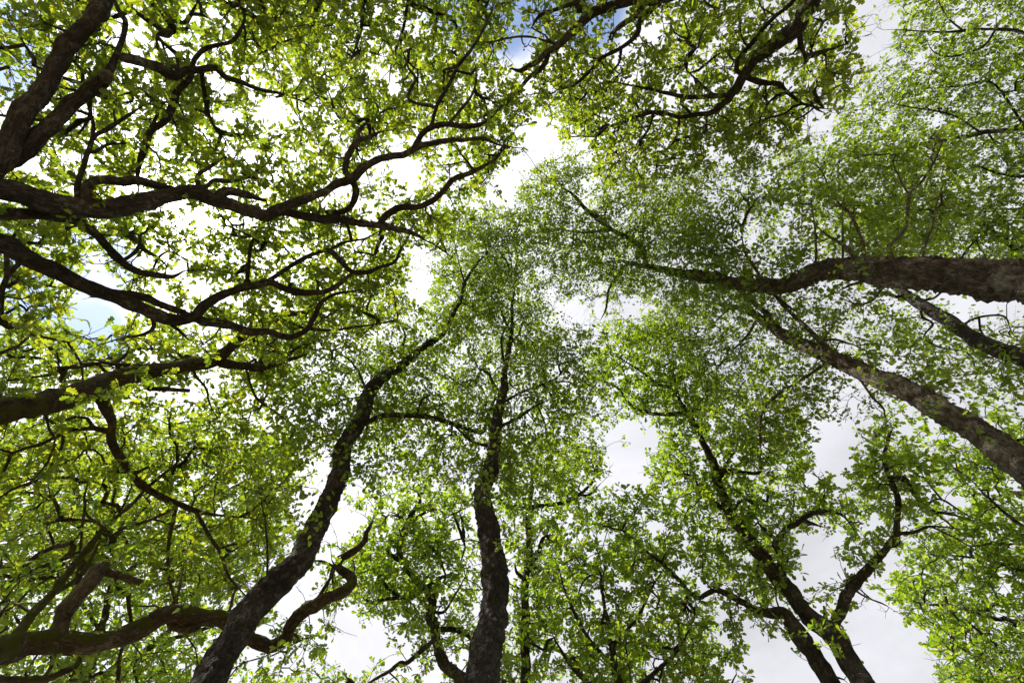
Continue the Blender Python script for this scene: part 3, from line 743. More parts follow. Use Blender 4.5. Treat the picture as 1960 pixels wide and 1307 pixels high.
# --- lower left: mossy broken limb
TREES.append(dict(
    name='oak_tree', group=OAKS, species='oak', bark='mossy_bark', leaf='young_oak_leaf', seed=31,
    label='oak with the moss-topped twisting limb and broken snag in the lower left corner',
    trunk=[(-380, 1290, 90, 1.8), (-220, 1270, 80, 2.2), (-60, 1250, 64, 2.6), (0, 1244, 54, 2.8), (34, 1240, 50, 2.9), (84, 1226, 44, 3.0), (111, 1230, 42, 3.05), (152, 1224, 38, 3.1), (202, 1224, 37, 3.2), (242, 1214, 36, 3.3), (286, 1190, 35, 3.45), (320, 1180, 34, 3.5), (370, 1177, 34, 3.6), (421, 1182, 33, 3.7), (448, 1199, 32, 3.75), (478, 1224, 29, 3.8), (525, 1237, 27, 3.9), (545, 1222, 25, 4.0), (552, 1204, 24, 4.05), (572, 1183, 24, 4.1), (606, 1157, 23, 4.2), (640, 1138, 22, 4.3), (662, 1128, 21, 4.4), (672, 1118, 20, 4.5), (664, 1099, 19, 4.6), (650, 1082, 17, 4.7), (650, 1066, 15, 4.8), (677, 1059, 14, 4.9), (694, 1035, 11, 5.0), (704, 1008, 8, 5.1), (709, 995, 5, 5.2)],
    branches=[
        ([(105, 1215, 36), (118, 1180, 33), (135, 1153, 31), (162, 1123, 29), (185, 1096, 28), (200, 1082, 24)], 3.5, 'broken_snag', 'pale barkless broken snag with a mossy tip'),
        ([(196, 1092, 17), (218, 1098, 15), (242, 1106, 14), (268, 1113, 13)], 3.45, 'broken_stub'),
        ([(330, 1195, 22), (355, 1205, 18), (380, 1200, 12)], 3.5, 'broken_stub'),
        ([(20, 1232, 22), (40, 1203, 19), (67, 1170, 17), (104, 1133, 15), (141, 1082, 13), (175, 1042, 11), (192, 1018, 9), (195, 1005, 8), (168, 985, 7), (162, 955, 6), (168, 924, 4)], 4.6),
        ([(111, 1131, 9), (152, 1103, 9), (175, 1069, 8), (192, 1032, 5)], 4.2),
        ([(62, 1172, 9), (40, 1160, 8), (20, 1150, 4)], 3.4), ([(160, 985, 6), (155, 1040, 6), (152, 1055, 4)], 4.4),
        ([(-90, 1285, 24), (10, 1300, 17), (84, 1298, 15), (125, 1284, 12), (148, 1274, 9)], 3.2),
        ([(318, 1165, 7), (335, 1150, 6), (345, 1120, 5), (352, 1080, 3)], 4.2), ([(440, 1165, 6), (450, 1130, 5), (470, 1115, 3)], 4.2),
        ([(595, 1160, 8), (612, 1140, 7), (640, 1090, 5), (635, 1070, 3)], 4.6), ([(650, 1088, 6), (620, 1075, 6), (600, 1072, 4)], 4.8),
    ],
    crown=[([(-280, 1000), (120, 960), (250, 980), (300, 1120), (200, 1200), (-280, 1220)], .8, (.2, 1.6)),
           ([(-280, 1260), (300, 1240), (420, 1230), (400, 1480), (-280, 1480)], 1.3, (.3, 1.8)),
           ([(500, 1180), (560, 1150), (690, 980), (730, 990), (720, 1060), (690, 1180), (600, 1250), (560, 1320), (480, 1300)], .9, (-.2, .9))],
))
# --- leaning dark stem
TREES.append(dict(
    name='birch_tree', group=BIRCHES, species='birch', bark='dark_birch_bark', leaf='birch_leaf', seed=41, rough=.20, plates=.45,
    label='birch with a dark stem leaning from the bottom edge up to the right',
    trunk=[(360, 1370, 62, 1.9), (394, 1307, 57, 2.1), (424, 1254, 54, 2.3), (455, 1207, 52, 2.5), (488, 1160, 51, 2.7), (525, 1120, 49, 2.9), (566, 1082, 46, 3.1), (592, 1035, 43, 3.35), (616, 985, 39, 3.6), (640, 934, 36, 3.9), (653, 894, 33, 4.15), (657, 858, 30, 4.4), (678, 822, 28, 4.65), (692, 798, 27, 4.8), (701, 767, 26, 5.0), (714, 740, 24, 5.2), (735, 720, 21, 5.4), (758, 706, 18, 5.6), (782, 689, 15, 5.8), (815, 662, 12, 6.1), (849, 639, 10, 6.4), (869, 598, 8, 6.7), (883, 571, 7, 6.9), (890, 541, 6, 7.1), (913, 504, 4, 7.4), (937, 480, 3, 7.6)],
    branches=[
        ([(700, 808, 11), (735, 795, 10), (782, 795, 10), (829, 800, 9), (876, 814, 9), (923, 826, 8), (935, 790, 6), (957, 746, 4)], 5.6),
        ([(800, 795, 5), (808, 765, 5), (822, 755, 4), (810, 735, 3)], 5.6),
        ([(512, 1115, 5), (512, 1060, 5), (508, 1000, 4), (500, 960, 3)], 3.4),
        ([(890, 541, 4), (880, 510, 3), (875, 485, 2)], 7.5), ([(780, 690, 8), (770, 670, 6), (775, 640, 4), (760, 610, 3)], 6.4),
        ([(705, 755, 6), (690, 720, 5), (670, 690, 4), (640, 670, 3)], 5.9),
    ],
    crown=[([(540, 640), (700, 590), (790, 480), (860, 420), (960, 430), (965, 540), (900, 650), (800, 720), (740, 820), (700, 900), (640, 880), (560, 860), (520, 740)], 1.7, (-.4, 1.0)),
           ([(430, 920), (500, 880), (600, 850), (660, 830), (560, 960), (520, 1060), (460, 1020)], .5, (-.3, .5)),
           ([(690, 850), (780, 860), (870, 890), (840, 950), (720, 940), (680, 900)], .8, (-.3, .6))],
    sprigs=[(630, 958, 3.3), (612, 990, 3.2), (350, 1045, 2.9), (385, 1130, 2.9), (600, 880, 3.6), (575, 930, 3.4)],
))
# --- upright birch in the middle
TREES.append(dict(
    name='birch_tree', group=BIRCHES, species='birch', bark='dark_birch_bark', leaf='birch_leaf', seed=51, rough=.20, plates=.5,
    label='upright birch with a thick dark trunk rising from the middle of the bottom edge',
    trunk=[(905, 1400, 66, 1.8), (922, 1307, 60, 2.15), (930, 1254, 57, 2.4), (940, 1204, 53, 2.65), (947, 1153, 51, 2.9), (948, 1103, 48, 3.15), (940, 1052, 44, 3.4), (933, 1002, 39, 3.7), (925, 961, 32, 3.95), (927, 928, 30, 4.2), (940, 897, 28, 4.4), (946, 860, 25, 4.7), (951, 810, 20, 5.1), (957, 777, 17, 5.4), (964, 743, 14, 5.8), (967, 700, 11, 6.3), (974, 666, 9, 6.7), (980, 632, 7, 7.1), (980, 592, 6, 7.5), (984, 558, 4, 7.9), (987, 530, 3, 8.2)],
    branches=[
        ([(960, 755, 6), (945, 735, 6), (935, 715, 5), (915, 705, 3)], 6.2), ([(958, 772, 6), (1000, 750, 5), (1040, 735, 4), (1070, 720, 3)], 6.0),
        ([(966, 705, 6), (960, 660, 5), (962, 640, 4), (975, 610, 3)], 7.2), ([(978, 640, 5), (965, 610, 4), (955, 580, 3)], 7.3), ([(978, 655, 5), (993, 640, 4), (1000, 615, 3)], 7.3),
        ([(950, 820, 7), (990, 800, 6), (1020, 780, 5), (1050, 765, 3)], 5.7), ([(945, 855, 7), (905, 845, 6), (870, 815, 4), (850, 800, 3)], 5.4),
    ],
    crown=[([(850, 420), (1000, 390), (1030, 500), (1070, 580), (1130, 650), (1140, 760), (1150, 850), (1060, 900), (960, 930), (860, 900), (720, 850), (730, 760), (790, 700), (880, 620)], 2.2, (-.4, 1.0), -.4),
           ([(900, 900), (1000, 880), (1030, 1000), (1000, 1080), (960, 1100)], .6, (-.2, .6))],
    sprigs=[(925, 925, 3.7), (915, 915, 3.7), (955, 1035, 3.0), (1020, 1060, 3.2), (935, 945, 3.6)],
))
# --- right: thick birch
TREES.append(dict(
    name='birch_tree', group=BIRCHES, species='birch', bark='birch_bark', leaf='birch_leaf', seed=61, rough=.24, plates=.8,
    label='birch with the thick lichen-flecked trunk running almost level in from the right edge',
    trunk=[(2220, 575, 84, 1.9), (2100, 558, 76, 2.2), (1960, 540, 72, 2.7), (1906, 538, 69, 2.9), (1839, 529, 65, 3.2), (1771, 525, 59, 3.5), (1721, 522, 53, 3.8), (1670, 518, 46, 4.1), (1630, 514, 41, 4.4), (1586, 516, 36, 4.7), (1556, 524, 33, 4.9), (1529, 538, 31, 5.1), (1502, 548, 29, 5.3), (1468, 548, 26, 5.5), (1428, 544, 24, 5.8), (1384, 538, 22, 6.1), (1350, 529, 20, 6.3), (1313, 524, 17, 6.6), (1280, 518, 13, 6.9), (1250, 512, 11, 7.1), (1223, 508, 8, 7.4), (1189, 500, 5, 7.7)],
    branches=[
        ([(1235, 508, 11), (1232, 480, 10), (1206, 457, 10), (1172, 440, 9), (1125, 404, 8), (1098, 374, 6), (1078, 360, 4)], 7.8),
        ([(1172, 440, 5), (1120, 445, 4), (1070, 440, 3)], 7.9), ([(1200, 505, 6), (1180, 530, 5), (1165, 555, 5), (1160, 590, 4), (1150, 612, 2)], 7.7),
        ([(1456, 532, 7), (1440, 505, 6), (1425, 480, 5), (1420, 450, 3)], 6.3), ([(1560, 515, 6), (1562, 480, 5), (1560, 440, 4), (1555, 400, 3)], 5.6),
        ([(1635, 498, 9), (1616, 470, 7), (1583, 450, 5), (1550, 420, 3)], 5.2), ([(1655, 500, 9), (1650, 464, 8), (1640, 434, 7), (1623, 404, 6), (1603, 387, 5), (1586, 357, 4), (1569, 323, 3), (1536, 303, 2)], 5.6),
        ([(1709, 498, 9), (1704, 470, 8), (1734, 434, 7), (1741, 374, 6), (1768, 343, 5), (1788, 310, 4), (1805, 269, 3)], 5.0),
        ([(1741, 376, 5), (1726, 350, 4), (1711, 316, 3)], 5.0), ([(1765, 498, 5), (1775, 457, 5), (1785, 434, 4), (1791, 397, 4), (1805, 354, 3)], 4.8),
        ([(1613, 500, 5), (1613, 450, 5), (1612, 400, 3)], 5.4),
        ([(1480, 560, 7), (1500, 580, 6), (1530, 600, 4)], 5.7), ([(1665, 535, 5), (1630, 545, 5), (1600, 560, 3)], 4.6), ([(1690, 545, 6), (1670, 575, 5), (1640, 582, 4), (1610, 570, 3)], 4.4),
    ],
    crown=[([(990, 330), (1060, 300), (1180, 330), (1330, 400), (1420, 480), (1470, 560), (1400, 590), (1250, 575), (1130, 590), (1050, 560), (1010, 440)], 2.3, (-.5, .8), -.4),
           ([(1180, 320), (1400, 330), (1560, 300), (1830, 250), (1830, 440), (1700, 500), (1560, 530), (1430, 530), (1300, 450)], 1.35, (-.2, 1.4), -.3),
           ([(1480, 560), (1640, 555), (1720, 600), (1640, 640), (1540, 600)], .6, (-.1, 1.0))],
    sprigs=[(1530, 510, 4.6), (1630, 500, 4.1)],
))
# --- right: slim birch between the two
TREES.append(dict(
    name='birch_tree', group=BIRCHES, species='birch', bark='dark_birch_bark', leaf='birch_leaf', seed=71,
    label='slim smooth-stemmed birch at the right edge, passing behind the thick level trunk',
    trunk=[(2160, 792, 48, 2.8), (2040, 730, 39, 3.4), (1960, 688, 34, 4.0), (1906, 668, 31, 4.3), (1856, 642, 28, 4.7), (1805, 608, 25, 5.2), (1751, 575, 21, 5.7), (1722, 556, 18, 6.0), (1695, 535, 14, 6.4), (1670, 510, 11, 6.7), (1650, 480, 8, 7.0), (1635, 440, 5, 7.3), (1625, 400, 3, 7.5)],
    branches=[
        ([(1740, 572, 8), (1715, 568, 7), (1690, 560, 6), (1650, 562, 3)], 6.2), ([(1765, 585, 6), (1765, 605, 6), (1785, 620, 5), (1770, 640, 4), (1768, 665, 3)], 5.6),
        ([(1840, 625, 5), (1870, 608, 4), (1920, 605, 4), (1935, 630, 3)], 5.2), ([(1765, 650, 5), (1800, 665, 4), (1850, 672, 3)], 5.6),
        ([(1770, 575, 6), (1800, 560, 5), (1850, 480, 4), (1900, 430, 3)], 6.2),
    ],
    crown=[([(1620, 540), (1760, 560), (1830, 590), (1900, 600), (2250, 620), (2250, 800), (1960, 760), (1860, 740), (1790, 720), (1700, 660)], .9, (-.3, 1.2)),
           ([(1650, 420), (2250, 380), (2250, 560), (1700, 520)], 1.2, (-.2, 1.2)), ([(1560, 380), (1700, 380), (1720, 500), (1600, 500)], .9, (-.2, 1.0))],
))
# --- right: diagonal birch
TREES.append(dict(
    name='birch_tree', group=BIRCHES, species='birch', bark='birch_bark', leaf='birch_leaf', seed=81, rough=.22, plates=.7,
    label='birch with a rough brown trunk slanting diagonally up from the lower right edge',
    trunk=[(2180, 1045, 80, 2.0), (2040, 950, 66, 2.4), (1955, 888, 58, 2.8), (1872, 827, 47, 3.2), (1805, 787, 42, 3.5), (1754, 757, 39, 3.8), (1704, 733, 36, 4.1), (1653, 710, 33, 4.45), (1613, 693, 31, 4.7), (1569, 674, 26, 5.0), (1536, 659, 24, 5.3), (1502, 642, 22, 5.6), (1475, 622, 19, 5.9), (1448, 605, 16, 6.2), (1425, 592, 12, 6.5), (1388, 585, 7, 6.9), (1340, 575, 4, 7.3)],
    branches=[
        ([(1606, 689, 12), (1569, 652, 10), (1536, 619, 9), (1502, 588, 7), (1485, 571, 5)], 6.0), ([(1475, 618, 15), (1465, 598, 13), (1435, 575, 9), (1410, 555, 5)], 6.8),
        ([(1579, 695, 7), (1529, 730, 6), (1482, 760, 6), (1458, 794, 5), (1455, 844, 4), (1458, 867, 3)], 5.4), ([(1448, 612, 6), (1428, 645, 5), (1401, 669, 3)], 6.5),
        ([(1570, 655, 6), (1600, 650, 5), (1640, 662, 3)], 5.6), ([(1573, 648, 5), (1600, 615, 4), (1610, 600, 3)], 5.8), ([(1640, 715, 5), (1670, 760, 5), (1690, 780, 4), (1695, 800, 3)], 4.9),
        ([(1400, 590, 5), (1380, 605, 4), (1365, 620, 3)], 6.9),
    ],
    crown=[([(1180, 600), (1300, 560), (1440, 560), (1560, 600), (1600, 680), (1570, 780), (1530, 850), (1450, 880), (1360, 830), (1300, 740), (1190, 660)], 1.5, (-.4, 1.0), -.3),
           ([(1540, 590), (1700, 600), (1860, 720), (1900, 790), (1800, 800), (1640, 790), (1560, 740)], .75, (-.2, 1.2))],
    sprigs=[(1690, 720, 3.8), (1480, 610, 5.2), (1830, 800, 3.1), (1520, 650, 5.0)],
))
# --- lower right: twin-stemmed oak
TREES.append(dict(
    name='oak_tree', group=OAKS, species='oak', bark='oak_bark', leaf='young_oak_leaf', seed=91,
    label='forked oak with paired trunks crossing at the bottom right against pale sky',
    trunk=[(1690, 1380, 46, 3.1), (1654, 1307, 41, 3.5), (1623, 1258, 38, 3.8), (1603, 1224, 36, 4.0), (1579, 1204, 33, 4.2), (1549, 1177, 30, 4.4), (1522, 1146, 28, 4.7), (1489, 1106, 27, 5.0), (1455, 1062, 25, 5.3), (1425, 1018, 24, 5.6), (1398, 988, 22, 5.9), (1386, 951, 19, 6.1), (1377, 914, 17, 6.3), (1364, 880, 15, 6.5), (1345, 840, 13, 6.7), (1320, 800, 11, 7.0), (1303, 765, 9, 7.2), (1290, 730, 6, 7.4)],
    branches=[
        ([(1684, 1372, 36), (1625, 1352, 35), (1590, 1305, 34), (1563, 1264, 32), (1536, 1224, 30), (1515, 1190, 28), (1500, 1170, 22), (1470, 1172, 17), (1440, 1162, 15), (1418, 1150, 13), (1388, 1133, 12), (1364, 1130, 10), (1334, 1143, 8), (1300, 1110, 7), (1260, 1072, 6), (1223, 1045, 5), (1196, 1018, 4), (1166, 1008, 3), (1125, 992, 2)], 6.4),
        ([(1593, 1205, 26), (1610, 1170, 24), (1623, 1136, 23), (1643, 1109, 21), (1670, 1079, 19), (1697, 1052, 16), (1714, 1022, 14), (1717, 988, 13), (1717, 951, 12), (1704, 921, 11), (1695, 894, 9), (1694, 867, 8), (1700, 840, 7), (1708, 822, 4)], 6.0),
        ([(1704, 917, 11), (1731, 917, 11), (1748, 941, 9), (1765, 965, 8), (1785, 978, 7), (1825, 985, 5), (1866, 998, 3)], 5.8), ([(1717, 1020, 8), (1748, 1018, 6), (1781, 1007, 5), (1839, 1012, 3)], 5.4),
        ([(1770, 970, 5), (1800, 955, 4), (1850, 985, 3), (1890, 1000, 2)], 5.8), ([(1780, 1007, 4), (1830, 1030, 3), (1880, 1060, 2)], 5.5), ([(1790, 980, 4), (1820, 1005, 3), (1860, 1040, 2)], 5.7),
        ([(1499, 1112, 17), (1495, 1069, 15), (1485, 1039, 14), (1502, 1015, 13), (1529, 998, 11), (1556, 983, 10), (1586, 980, 8), (1617, 985, 6)], 5.9),
        ([(1487, 1035, 9), (1465, 1015, 7), (1450, 1000, 4)], 5.9), ([(1535, 996, 7), (1555, 1002, 6), (1575, 1008, 3)], 5.7),
        ([(1590, 1205, 11), (1582, 1185, 9), (1577, 1160, 4)], 4.5, 'broken_snag'), ([(1622, 1135, 8), (1620, 1120, 6), (1622, 1110, 3)], 4.5, 'broken_stub'), ([(1700, 1050, 6), (1715, 1045, 5), (1724, 1035, 3)], 5.0, 'broken_stub'),
        ([(1381, 971, 8), (1357, 951, 7), (1337, 931, 6), (1330, 911, 3)], 6.4), ([(1455, 1062, 7), (1450, 1090, 7), (1457, 1120, 6), (1460, 1140, 4)], 5.2),
        ([(1645, 1135, 4), (1665, 1145, 3), (1690, 1155, 3), (1702, 1162, 2)], 4.9), ([(1560, 1262, 6), (1590, 1290, 6), (1615, 1300, 5)], 3.9),
        ([(1310, 790, 8), (1257, 792, 7), (1213, 780, 6), (1196, 760, 5), (1179, 740, 4), (1152, 730, 2)], 7.4), ([(1290, 745, 7), (1260, 735, 6), (1226, 710, 5), (1193, 690, 3)], 7.8), ([(1295, 745, 5), (1285, 700, 4), (1270, 660, 3)], 7.9), ([(1320, 795, 6), (1350, 760, 5), (1400, 745, 3)], 7.4),
        ([(1390, 900, 8), (1450, 905, 7), (1455, 880, 6), (1450, 860, 4)], 6.4), ([(1380, 920, 6), (1395, 880, 6), (1410, 860, 4)], 6.6), ([(1400, 985, 7), (1412, 965, 6), (1425, 955, 3)], 6.2),
    ],
    crown=[([(1130, 640), (1200, 600), (1290, 610), (1340, 700), (1440, 770), (1540, 830), (1600, 940), (1600, 1000), (1530, 1020), (1540, 1100), (1470, 1140), (1390, 1120), (1300, 1060), (1250, 950), (1250, 870), (1240, 800), (1190, 800), (1140, 740)], 2.15, (-.4, 1.0), -.3),
           ([(1640, 800), (1740, 790), (1800, 880), (1760, 1010), (1690, 1040), (1640, 1110), (1600, 1180), (1560, 1120), (1620, 1030), (1620, 930)], 1.9, (-.4, .8)),
           ([(1330, 1100), (1480, 1130), (1560, 1180), (1540, 1220), (1440, 1220), (1420, 1300), (1340, 1300), (1300, 1200)], 1.1, (-.3, 1.0)),
           ([(1120, 960), (1200, 900), (1260, 960), (1310, 1080), (1240, 1090), (1160, 1040)], 1.3, (-.2, .8))],
    sprigs=[(1575, 1212, 3.6), (1590, 1240, 3.5), (1625, 1235, 3.6), (1610, 1255, 3.6), (1600, 1185, 3.9)],
))
# --- oak behind the middle birch, left of it
TREES.append(dict(
    name='oak_tree', group=OAKS, species='oak', bark='oak_bark', leaf='young_oak_leaf', seed=101,
    label='crooked oak with snaking limbs just left of the middle trunk at the bottom',
    trunk=[(960, 1420, 32, 3.6), (925, 1350, 29, 4.0), (890, 1308, 25, 4.3), (863, 1285, 23, 4.5), (846, 1254, 20, 4.7), (836, 1217, 19, 4.95), (832, 1197, 19, 5.1), (823, 1180, 17, 5.2), (829, 1150, 16, 5.4), (819, 1130, 15, 5.5), (795, 1109, 14, 5.7), (778, 1089, 13, 5.8), (765, 1059, 12, 6.0), (765, 1035, 11, 6.1), (775, 1008, 10, 6.3), (789, 985, 9, 6.4), (802, 961, 7, 6.6), (799, 944, 4, 6.7)],
    branches=[
        ([(836, 1206, 13), (869, 1204, 12), (890, 1210, 11), (905, 1226, 9)], 5.3), ([(768, 1070, 11), (745, 1059, 10), (748, 1035, 8), (762, 1022, 4)], 6.1),
        ([(812, 1128, 8), (789, 1143, 8), (762, 1140, 8), (735, 1116, 7), (714, 1089, 5), (691, 1072, 3)], 6.0), ([(838, 1218, 9), (819, 1234, 9), (799, 1251, 9), (778, 1268, 8), (765, 1268, 8), (745, 1284, 7), (714, 1301, 5), (690, 1320, 4)], 5.0),
        ([(770, 1141, 7), (735, 1146, 6), (711, 1153, 6), (694, 1143, 4), (664, 1136, 3)], 5.8), ([(775, 1008, 7), (765, 990, 6), (745, 985, 3)], 6.4), ([(783, 995, 6), (830, 975, 5), (860, 985, 4), (905, 965, 3)], 6.6),
        ([(820, 1120, 7), (845, 1105, 6), (860, 1098, 4)], 5.8), ([(850, 1170, 5), (870, 1140, 4), (890, 1105, 3)], 5.6),
        ([(840, 1065, 7), (828, 1050, 6), (812, 1030, 4)], 6.0), ([(880, 1015, 6), (888, 1035, 6), (885, 1000, 5), (880, 980, 3)], 6.4),
    ],
    crown=[([(640, 1000), (740, 920), (830, 930), (920, 960), (930, 1100), (900, 1230), (840, 1260), (760, 1180), (690, 1180), (650, 1120)], 2.0, (-.4, .9)),
           ([(600, 1280), (700, 1290), (780, 1260), (860, 1270), (900, 1320), (900, 1460), (600, 1460)], 1.0, (-.2, 1.0))],
))
# --- slender oak right of the middle birch
TREES.append(dict(
    name='oak_tree', group=OAKS, species='oak', bark='oak_bark', leaf='young_oak_leaf', seed=111,
    label='slender oak just right of the middle trunk, one arm reaching towards a sky gap',
    trunk=[(1000, 1440, 26, 3.8), (1003, 1340, 22, 4.3), (1006, 1280, 19, 4.7), (1005, 1230, 17, 5.0), (1004, 1200, 16, 5.2), (1007, 1165, 15, 5.5), (1005, 1130, 15, 5.8), (1008, 1100, 14, 6.0), (1012, 1060, 12, 6.3), (1010, 1000, 10, 6.7), (1016, 950, 8, 7.0), (1022, 900, 6, 7.3), (1040, 850, 4, 7.6)],
    branches=[
        ([(1011, 1096, 10), (1031, 1055, 9), (1038, 1032, 7), (1048, 1022, 4)], 6.4), ([(1003, 1110, 8), (990, 1095, 7), (985, 1080, 4)], 6.1), ([(1000, 1130, 6), (985, 1122, 5), (975, 1116, 3)], 5.9),
        ([(1016, 968, 9), (1071, 963, 8), (1105, 948, 7), (1132, 924, 5), (1139, 904, 3)], 7.3), ([(1018, 975, 6), (990, 968, 5), (975, 970, 3)], 7.0), ([(1105, 948, 5), (1130, 945, 4), (1150, 925, 2)], 7.3),
    ],
    crown=[([(960, 880), (1060, 860), (1140, 840), (1165, 900), (1140, 960), (1080, 1000), (1070, 1100), (1040, 1240), (980, 1240), (990, 1080), (960, 1000)], 2.1, (-.4, .9))],
))
# --- bright low oak, bottom middle-right
TREES.append(dict(
    name='oak_tree', group=OAKS, species='oak', bark='oak_bark', leaf='young_oak_leaf', seed=121,
    label='bushy bright green oak filling the bottom edge between the middle trunk and the forked oak',
    trunk=[(1230, 1640, 34, 2.0), (1210, 1500, 30, 2.8), (1200, 1420, 26, 3.3), (1190, 1350, 22, 3.8), (1180, 1290, 16, 4.2), (1170, 1230, 11, 4.6), (1160, 1170, 8, 5.0), (1150, 1110, 5, 5.4)],
    branches=[
        ([(1195, 1380, 14), (1140, 1320, 11), (1090, 1270, 8), (1060, 1220, 5)], 4.6), ([(1190, 1350, 12), (1250, 1290, 10), (1300, 1240, 7), (1330, 1180, 4)], 5.0),
        ([(1178, 1280, 8), (1120, 1210, 7), (1085, 1140, 5), (1070, 1090, 3)], 5.2), ([(1172, 1240, 8), (1220, 1180, 6), (1250, 1120, 4), (1270, 1090, 3)], 5.4), ([(1205, 1440, 16), (1300, 1400, 12), (1380, 1340, 8), (1410, 1290, 4)], 4.4),
        ([(1200, 1400, 13), (1100, 1380, 10), (1020, 1340, 6), (980, 1300, 3)], 4.2),
    ],
    crown=[([(960, 1240), (1040, 1180), (1060, 1060), (1100, 1000), (1200, 1040), (1290, 1080), (1340, 1180), (1350, 1290), (1440, 1290), (1440, 1480), (940, 1480)], 2.1, (-.4, 1.2), -.3)],
))
# --- top: oak leaning in from the top right
TREES.append(dict(
    name='oak_tree', group=OAKS, species='oak', bark='oak_bark', leaf='oak_leaf', seed=131,
    label='oak whose curved limbs hang in from the top edge, right of centre',
    trunk=[(1760, -420, 84, 2.2), (1680, -240, 66, 2.9), (1625, -130, 44, 3.5), (1580, -50, 33, 3.9), (1555, 10, 30, 4.1), (1542, 30, 29, 4.2), (1529, 50, 28, 4.25), (1502, 71, 26, 4.35), (1468, 98, 24, 4.5), (1445, 114, 22, 4.6), (1431, 131, 20, 4.65), (1418, 155, 17, 4.75), (1401, 182, 15, 4.85), (1377, 205, 13, 4.95), (1350, 219, 11, 5.05), (1320, 224, 10, 5.15), (1295, 226, 9, 5.2), (1260, 214, 8, 5.3), (1223, 222, 7, 5.4), (1186, 232, 6, 5.5), (1155, 249, 4, 5.6), (1139, 262, 3, 5.7)],
    branches=[
        ([(1640, -170, 40), (1520, -110, 34), (1400, -60, 28), (1310, -20, 25), (1260, -4, 24), (1199, 3, 22), (1146, 20, 19), (1119, 40, 17), (1085, 74, 15), (1051, 98, 14), (1017, 125, 12), (997, 135, 8), (975, 131, 5)], 5.1),
        ([(1049, 100, 10), (1041, 125, 9), (1014, 148, 8), (990, 175, 7), (967, 199, 5), (937, 222, 3)], 5.3),
        ([(1280, -10, 13), (1260, 7, 11), (1226, 40, 10), (1219, 67, 9), (1186, 94, 8), (1152, 111, 7), (1125, 141, 6), (1095, 165, 5), (1065, 172, 3)], 5.3),
        ([(1150, 18, 10), (1128, 15, 9), (1105, 7, 9), (1071, 17, 8), (1034, 30, 7), (1017, 54, 4)], 5.0), ([(1068, 86, 6), (1014, 71, 5), (970, 74, 4), (937, 81, 3), (903, 79, 2)], 5.2),
        ([(1240, 4, 9), (1215, 30, 8), (1180, 55, 7), (1172, 76, 4)], 5.0), ([(1190, 92, 6), (1185, 120, 5), (1168, 142, 3)], 5.3),
        ([(1398, 184, 10), (1361, 184, 10), (1327, 187, 9), (1300, 184, 8), (1260, 175, 7), (1223, 167, 5), (1172, 157, 3)], 5.4), ([(1411, 135, 9), (1414, 114, 9), (1435, 88, 9), (1462, 54, 8), (1489, 27, 8), (1515, 7, 8), (1540, -30, 8)], 4.3),
        ([(1529, 54, 13), (1532, 81, 12), (1542, 114, 8)], 4.5), ([(1541, 110, 9), (1563, 101, 8), (1586, 93, 5)], 4.6), ([(1531, 85, 7), (1515, 105, 4)], 4.5),
        ([(1431, 148, 13), (1455, 158, 12), (1489, 162, 10), (1505, 175, 9), (1529, 195, 7), (1549, 202, 6), (1576, 209, 4)], 5.0), ([(1365, 182, 8), (1340, 160, 6), (1315, 135, 4)], 5.2), ([(1320, 222, 6), (1314, 208, 6), (1300, 200, 4)], 5.2),
        ([(1250, 220, 5), (1240, 250, 4), (1215, 280, 3), (1190, 300, 2)], 5.6), ([(1300, 230, 5), (1290, 270, 4), (1260, 300, 3)], 5.5),
    ],
    crown=[([(1000, -220), (1690, -220), (1650, 70), (1625, 140), (1580, 215), (1500, 262), (1440, 292), (1330, 310), (1210, 342), (1150, 310), (1080, 272), (1060, 225), (1010, 170), (1030, 90)], 1.85, (-.2, 1.0), -.2)],
    leaf_scale=.82,
    sprigs=[(1200, 240, 4.6), (1120, 60, 4.4), (1000, 20, 4.6)],
))
# --- top centre oak
TREES.append(dict(
    name='oak_tree', group=OAKS, species='oak', bark='oak_bark', leaf='oak_leaf', seed=141,
    label='oak showing only its yellow-green crown along the top edge, left of the blue gap',
    trunk=[(690, -480, 60, 3.4), (700, -330, 46, 4.2), (715, -200, 34, 4.8), (745, -90, 20, 5.4), (782, -5, 12, 5.8), (802, 13, 10, 5.9), (836, 27, 9, 6.0), (869, 44, 7, 6.1), (876, 67, 5, 6.2), (866, 98, 3, 6.3)],
    branches=[([(712, -210, 20), (660, -120, 15), (620, -30, 11), (600, 40, 7), (590, 100, 4)], 6.1), ([(740, -100, 12), (700, -20, 9), (690, 60, 7), (670, 120, 4)], 6.3),
              ([(720, -190, 18), (820, -110, 14), (890, -40, 10), (930, 30, 6), (950, 80, 3)], 6.3), ([(640, -80, 9), (570, -20, 7), (520, 40, 4)], 6.0), ([(782, -5, 7), (770, 60, 6), (750, 120, 4), (745, 160, 3)], 6.4)],
    crown=[([(500, -220), (1000, -220), (985, 20), (985, 100), (900, 190), (760, 230), (640, 190), (540, 120)], 1.9, (-.3, 1.0), -.2)],
))
